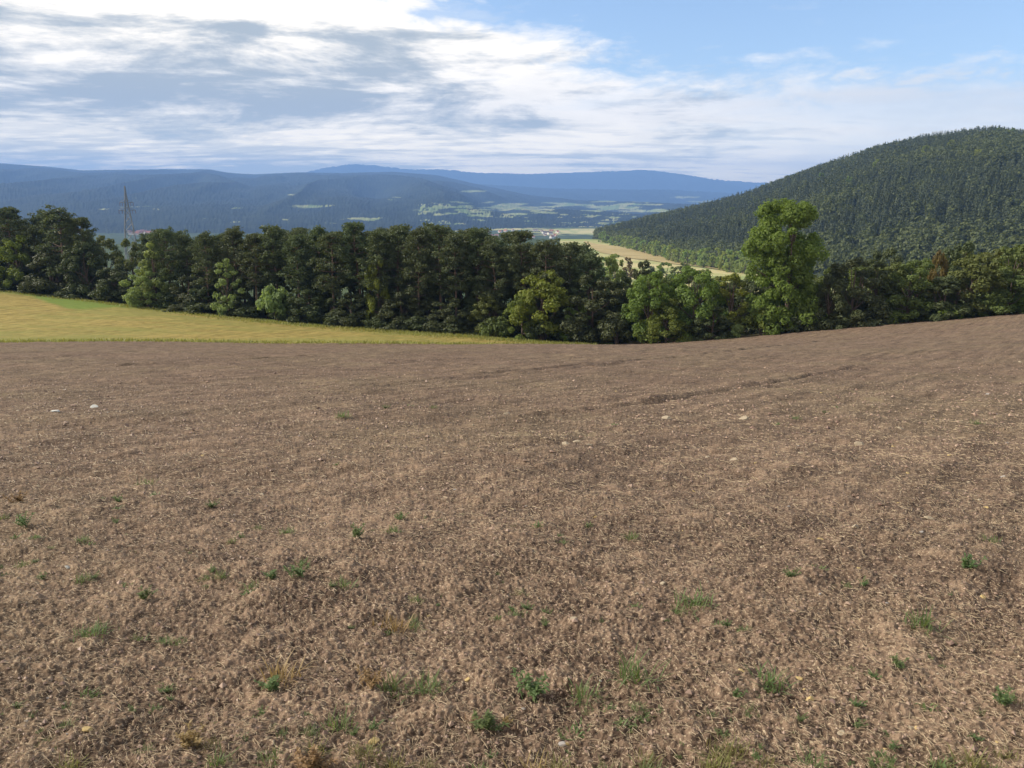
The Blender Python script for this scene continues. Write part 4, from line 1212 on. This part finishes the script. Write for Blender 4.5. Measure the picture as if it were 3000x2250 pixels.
WD = [(880, 1716, 74, 'leafy', 'dark green leafy weed, middle of the trio left of centre'), (800, 1712, 54, 'leafy', 'fresh green weed, left of the trio left of centre'), (1008, 1738, 62, 'grass', 'bright green grass tuft, right of the trio left of centre'),
      (890, 1668, 56, 'rosette', 'low green weed just above the trio left of centre'), (425, 1768, 64, 'leafy', 'green leafy weed at the left in the foreground'), (370, 1732, 54, 'rosette', 'low green weed just behind the leafy weed at the left'),
      (80, 1552, 62, 'leafy', 'green weed near the left picture edge'), (46, 1574, 44, 'rosette', 'smaller green weed beside the left picture edge'), (265, 1868, 72, 'grass', 'upright green sprout in the left foreground'), (262, 2026, 66, 'rosette', 'spreading green weed in the lower left'),
      (1045, 1592, 66, 'leafy', 'dark green weed above the bright grass tuft'), (1170, 1514, 52, 'leafy', 'bright green weed in the middle distance of the bare soil'), (1560, 2030, 120, 'leafy', 'big bluish green weed with dark shadow in the middle foreground'),
      (1148, 2014, 96, 'grass', 'green grass tuft at the front left of centre'), (1254, 2008, 84, 'grass', 'half dry grass tuft right beside the front left tuft'), (1708, 2036, 82, 'grass', 'green grass tuft right of the big bluish weed'), (1858, 2004, 120, 'grass', 'wide flat green grass patch right of the big bluish weed'),
      (1430, 2108, 110, 'leafy', 'green weed below the big bluish weed beside red leaves'), (1700, 2118, 84, 'rosette', 'low weed at the bottom, below the grass tuft'), (1836, 2116, 84, 'rosette', 'low weed at the bottom right of centre'),
      (2030, 1786, 104, 'grass', 'spreading pale green grass in the right middle'), (2310, 1714, 52, 'leafy', 'small bright green weed right of the spreading grass'), (2402, 1694, 54, 'rosette', 'low weed right of the small bright weed'), (2826, 1682, 70, 'leafy', 'dark weed near the right in the middle distance'),
      (2700, 1860, 80, 'grass', 'green grass tuft in the right foreground'), (2260, 2020, 96, 'grass', 'large grass tuft with shadow in the right foreground'), (2154, 2050, 50, 'leafy', 'small green weed left below the large grass tuft'), (2632, 1982, 60, 'leafy', 'dark weed right of the large grass tuft'),
      (2936, 2080, 76, 'leafy', 'green weed near the lower right corner'), (2722, 2094, 72, 'rosette', 'low dark weed in the lower right'), (985, 2120, 84, 'grass', 'yellowish green grass tuft in the front left'), (800, 2016, 84, 'leafy', 'brownish dark weed clump in the left foreground'),
      (1005, 1226, 44, 'grass', 'lone bright green tuft far up the field'), (990, 1376, 30, 'rosette', 'tiny green sprig beside dark clods'), (1092, 2122, 54, 'leafy', 'small green weed right of the yellowish tuft')]
WS = [(340, 1546), (265, 1612), (150, 1622), (275, 1702), (610, 1716), (735, 1737), (975, 1742), (350, 1846), (480, 1872), (480, 2012), (445, 2066), (410, 2002), (630, 2112), (8, 1702), (6, 1527), (350, 1482), (1095, 1546), (1150, 1562), (1290, 1526), (1470, 1702),
      (1215, 1766), (1285, 1771), (1130, 1846), (1210, 1811), (1640, 1572), (1575, 1552), (1850, 1582), (1500, 1782), (1545, 1792), (1990, 1802), (1640, 2112), (1900, 2092), (2180, 1866), (2130, 1852), (2400, 1946), (2480, 1736), (2760, 1972), (2500, 1986), (2050, 2102),
      (2190, 2102), (2310, 2106), (2060, 2212), (2560, 2232), (700, 1560), (840, 1562), (560, 1640), (1800, 1240), (2330, 1230), (2420, 1210), (2280, 1240), (2860, 1250), (620, 1490), (1200, 1190), (1270, 1205), (1130, 1200), (2450, 1195), (2900, 1600), (2780, 1760), (1860, 1790), (1760, 1830)]
BOT = [(1040, 2250), (1150, 2240), (1250, 2236), (1400, 2250), (1640, 2232), (1700, 2250), (1770, 2244), (1880, 2252), (2100, 2252), (2380, 2254), (2850, 2236), (2950, 2224), (2900, 2254), (2790, 2254), (2700, 2256), (640, 2254), (200, 2256)]
def put_weed(u, v, wpx, kind, label, group, i, mat='weed'):
    p = ground_hit(u, v)
    s = wpx / F * np.linalg.norm(p) / {'grass': .21, 'leafy': .20, 'rosette': .17}[kind]
    o = obj('weed', with_mat(WEED[kind][i % 3], M[mat]), None, label=label, category='weed', group=group)
    o.location = (p[0], p[1], soil_top(p[0], p[1]) - .008)
    o.scale = (s, s, s * rnd.uniform(.85, 1.1))
    o.rotation_euler = (0, 0, rnd.uniform(0, 6.28))
for i, (u, v, wpx, kd, lab) in enumerate(WD):
    put_weed(u, v, wpx, kd, lab, 'green weeds on the ploughed soil', i)
for k in range(130):
    c_ = WS[rnd.randrange(46)] if rnd.random() < .6 else (rnd.uniform(0, 3000), rnd.uniform(2020, 2230))
    WS.append((c_[0] + rnd.gauss(0, 60), min(c_[1] + rnd.gauss(0, 22), 2235)))
for i, (u, v) in enumerate(WS):
    put_weed(u, v, rnd.uniform(16, 46), ('leafy', 'rosette', 'grass')[i % 3], 'small green weed sprouting from the brown soil', 'small green weeds on the brown soil', i)
for k in range(12):
    BOT.append((rnd.uniform(0, 3000), rnd.uniform(2205, 2254)))
for i, (u, v) in enumerate(BOT):
    put_weed(u, v, rnd.uniform(45, 85), 'grass', 'dry grass tuft along the bottom edge of the field', 'dry grass tufts along the bottom edge', i, 'grass' if i % 3 else 'weed')
DRY = [(1085, 2010, 90, 'rust coloured dry plant left of the front grass tufts'), (1390, 2095, 50, 'small reddish dry plant left of the green weed at the bottom'), (1480, 2095, 44, 'small reddish dry plant right of the green weed at the bottom'), (820, 1985, 110, 'straw brown dry clump on the dark weed in the left foreground'),
       (560, 2200, 100, 'orange brown dry plant at the lower left'), (1150, 1830, 90, 'brown dry clump on the ridge left of centre'), (60, 1482, 60, 'orange dry plant at the left picture edge'), (1560, 2245, 110, 'rusty dry plant at the very bottom middle'), (920, 2235, 120, 'golden dry grass at the bottom left of centre')]
for i, (u, v, wpx, lab) in enumerate(DRY):
    put_weed(u, v, wpx, 'grass' if i % 2 else 'leafy', lab, 'dry plants on the ploughed soil', i, 'dry')

# ------------------------------------------------------------------ straw and pebbles: uncountable litter on the soil
ns = 75000
yy = 1.6 * (22 / 1.6) ** rng.random(ns)
aa = rng.uniform(-.80, .80, ns)
xx = yy * aa
zz0, _ = soil_height(xx, yy)
zz0 = zz0 + H(xx, yy)
sb = MB()
dens = vnoise(xx / .8, yy / .8, 401) + .6 * vnoise(xx / 3, yy / 3, 402) + rng.normal(size=ns) * .5
sel = dens > -.5
xx, yy, zz0 = xx[sel], yy[sel], zz0[sel]
n = len(xx)
th = rng.random(n) * 2 * math.pi
L = rng.uniform(.008, .045, n) * np.where(rng.random(n) < .06, 2.4, 1) * np.clip(yy / 5, 1, 1.6)
wd = rng.uniform(.0006, .0014, n) * np.clip(yy / 4.0, 1, 3)
tl = rng.normal(size=n) * .25
d = np.c_[np.cos(th) * np.cos(tl), np.sin(th) * np.cos(tl), np.sin(tl)]
sd = np.c_[-np.sin(th), np.cos(th), np.zeros(n)]
C = np.c_[xx, yy, zz0 + .006]
up = np.array([0, 0, 1.0])
rows = []
for f, arch in ((-.5, 0), (0, .05), (.5, 0)):
    ctr = C + d * (L * f)[:, None] + up * (L * arch)[:, None]
    rows += [ctr + sd * wd[:, None], ctr + up * (wd * 1.2)[:, None], ctr - sd * wd[:, None]]
V = np.stack(rows, 1).reshape(-1, 3)
b9 = np.arange(n)[:, None] * 9
fc = [b9 + np.array(q) for q in ([0, 1, 4, 3], [1, 2, 5, 4], [3, 4, 7, 6], [4, 5, 8, 7])]
obj('straw', mesh_np('straw', V, np.concatenate(fc)), M['straw'], kind='stuff', label='bits of dry straw scattered over the tilled soil', category='straw')
# pebbles and crumbs
npb = 16000
yy = 1.6 * (40 / 1.6) ** rng.random(npb)
xx = yy * rng.uniform(-.8, .8, npb)
zz0, _ = soil_height(xx, yy)
zz0 += H(xx, yy)
bv = np.array([(1, 0, 0), (0, 1, 0), (-1, 0, 0), (0, -1, 0), (0, 0, 1), (0, 0, -1), (.6, .6, .5), (-.6, .5, .6), (-.5, -.6, .5), (.6, -.6, .4)], float)
rad = rng.uniform(.004, .010, npb) * np.clip(yy / 5, 1, 3) * np.where(rng.random(npb) < .05, 1.8, 1)
q = bv[None, [0, 1, 2, 3, 4, 5]] * (1 + .35 * rng.normal(size=(npb, 6, 1))) * rad[:, None, None] * np.array([1, 1, .7])
rt = rng.random(npb) * 6.28
cx, sx = np.cos(rt)[:, None], np.sin(rt)[:, None]
q = np.stack([q[..., 0] * cx - q[..., 1] * sx, q[..., 0] * sx + q[..., 1] * cx, q[..., 2]], -1) + np.c_[xx, yy, zz0 + rad * .35][:, None]
tri = np.array([[0, 1, 4], [1, 2, 4], [2, 3, 4], [3, 0, 4], [1, 0, 5], [2, 1, 5], [3, 2, 5], [0, 3, 5]])
m_pb = leaf_mat('pebbles', (.18, .125, .085), (.50, .39, .26), .0, (1, 1, 1), .3)
obj('pebbles', mesh_np('pebbles', q.reshape(-1, 3), (np.arange(npb)[:, None, None] * 6 + tri[None]).reshape(-1, 3)), m_pb, kind='stuff', label='small pebbles and crumbs scattered over the tilled soil', category='pebbles')

# grass along the boundary of the two fields and along the wood
gb = MB()
ng = 15000
ga = rng.uniform(-1.0, pa_[-1], ng)
which = rng.random(ng)
gy = np.where(which < .25, ploughY(ga) + rng.normal(size=ng) * .9 + .6, edgeY(ga) - 1.5 - np.abs(rng.normal(size=ng)) * 2.0)
gx = gy * ga
gz = H(gx, gy)
hh = rng.uniform(.15, .45, ng)
thg = rng.random(ng) * 6.28
ln = rng.normal(size=(ng, 2)) * .10
B0 = np.c_[gx, gy, gz]
w3 = np.c_[np.cos(thg), np.sin(thg), np.zeros(ng)] * .06
V = np.stack([B0 - w3, B0 + w3, B0 + np.c_[ln, hh]], 1).reshape(-1, 3)
obj('verge_grass', mesh_np('verge_grass', V, np.arange(3 * ng).reshape(ng, 3)), leaf_mat('verge_grass_blades', (.15, .17, .04), (.32, .29, .10), .3, var=.3), kind='stuff', label='short grass along the border of the golden stubble field', category='grass')

# ------------------------------------------------------------------ the air
hz_m = bpy.data.materials.new('haze')
hz_m.use_nodes = True
t = NT(hz_m.node_tree)
pv = t.n('ShaderNodeVolumePrincipled')
pv.inputs['Color'].default_value = (.27, .50, 1.0, 1)
pv.inputs['Density'].default_value = 1.08e-4
pv.inputs['Anisotropy'].default_value = 0.0
o_ = t.n('ShaderNodeOutputMaterial')
t.put(o_.inputs['Volume'], pv.outputs[0])
X0, X1, Y0, Y1, Z0, Z1 = -27000, 27000, -600, 18300, -1200, 750
Vh = np.array([(X0, Y0, Z0), (X1, Y0, Z0), (X1, Y1, Z0), (X0, Y1, Z0), (X0, Y0, Z1), (X1, Y0, Z1), (X1, Y1, Z1), (X0, Y1, Z1)], float)
obj('haze', mesh_np('haze', Vh, np.array([[3, 2, 1, 0], [4, 5, 6, 7], [0, 1, 5, 4], [1, 2, 6, 5], [2, 3, 7, 6], [3, 0, 4, 7]])), hz_m, kind='stuff', label='thin bluish haze over the whole valley', category='haze')
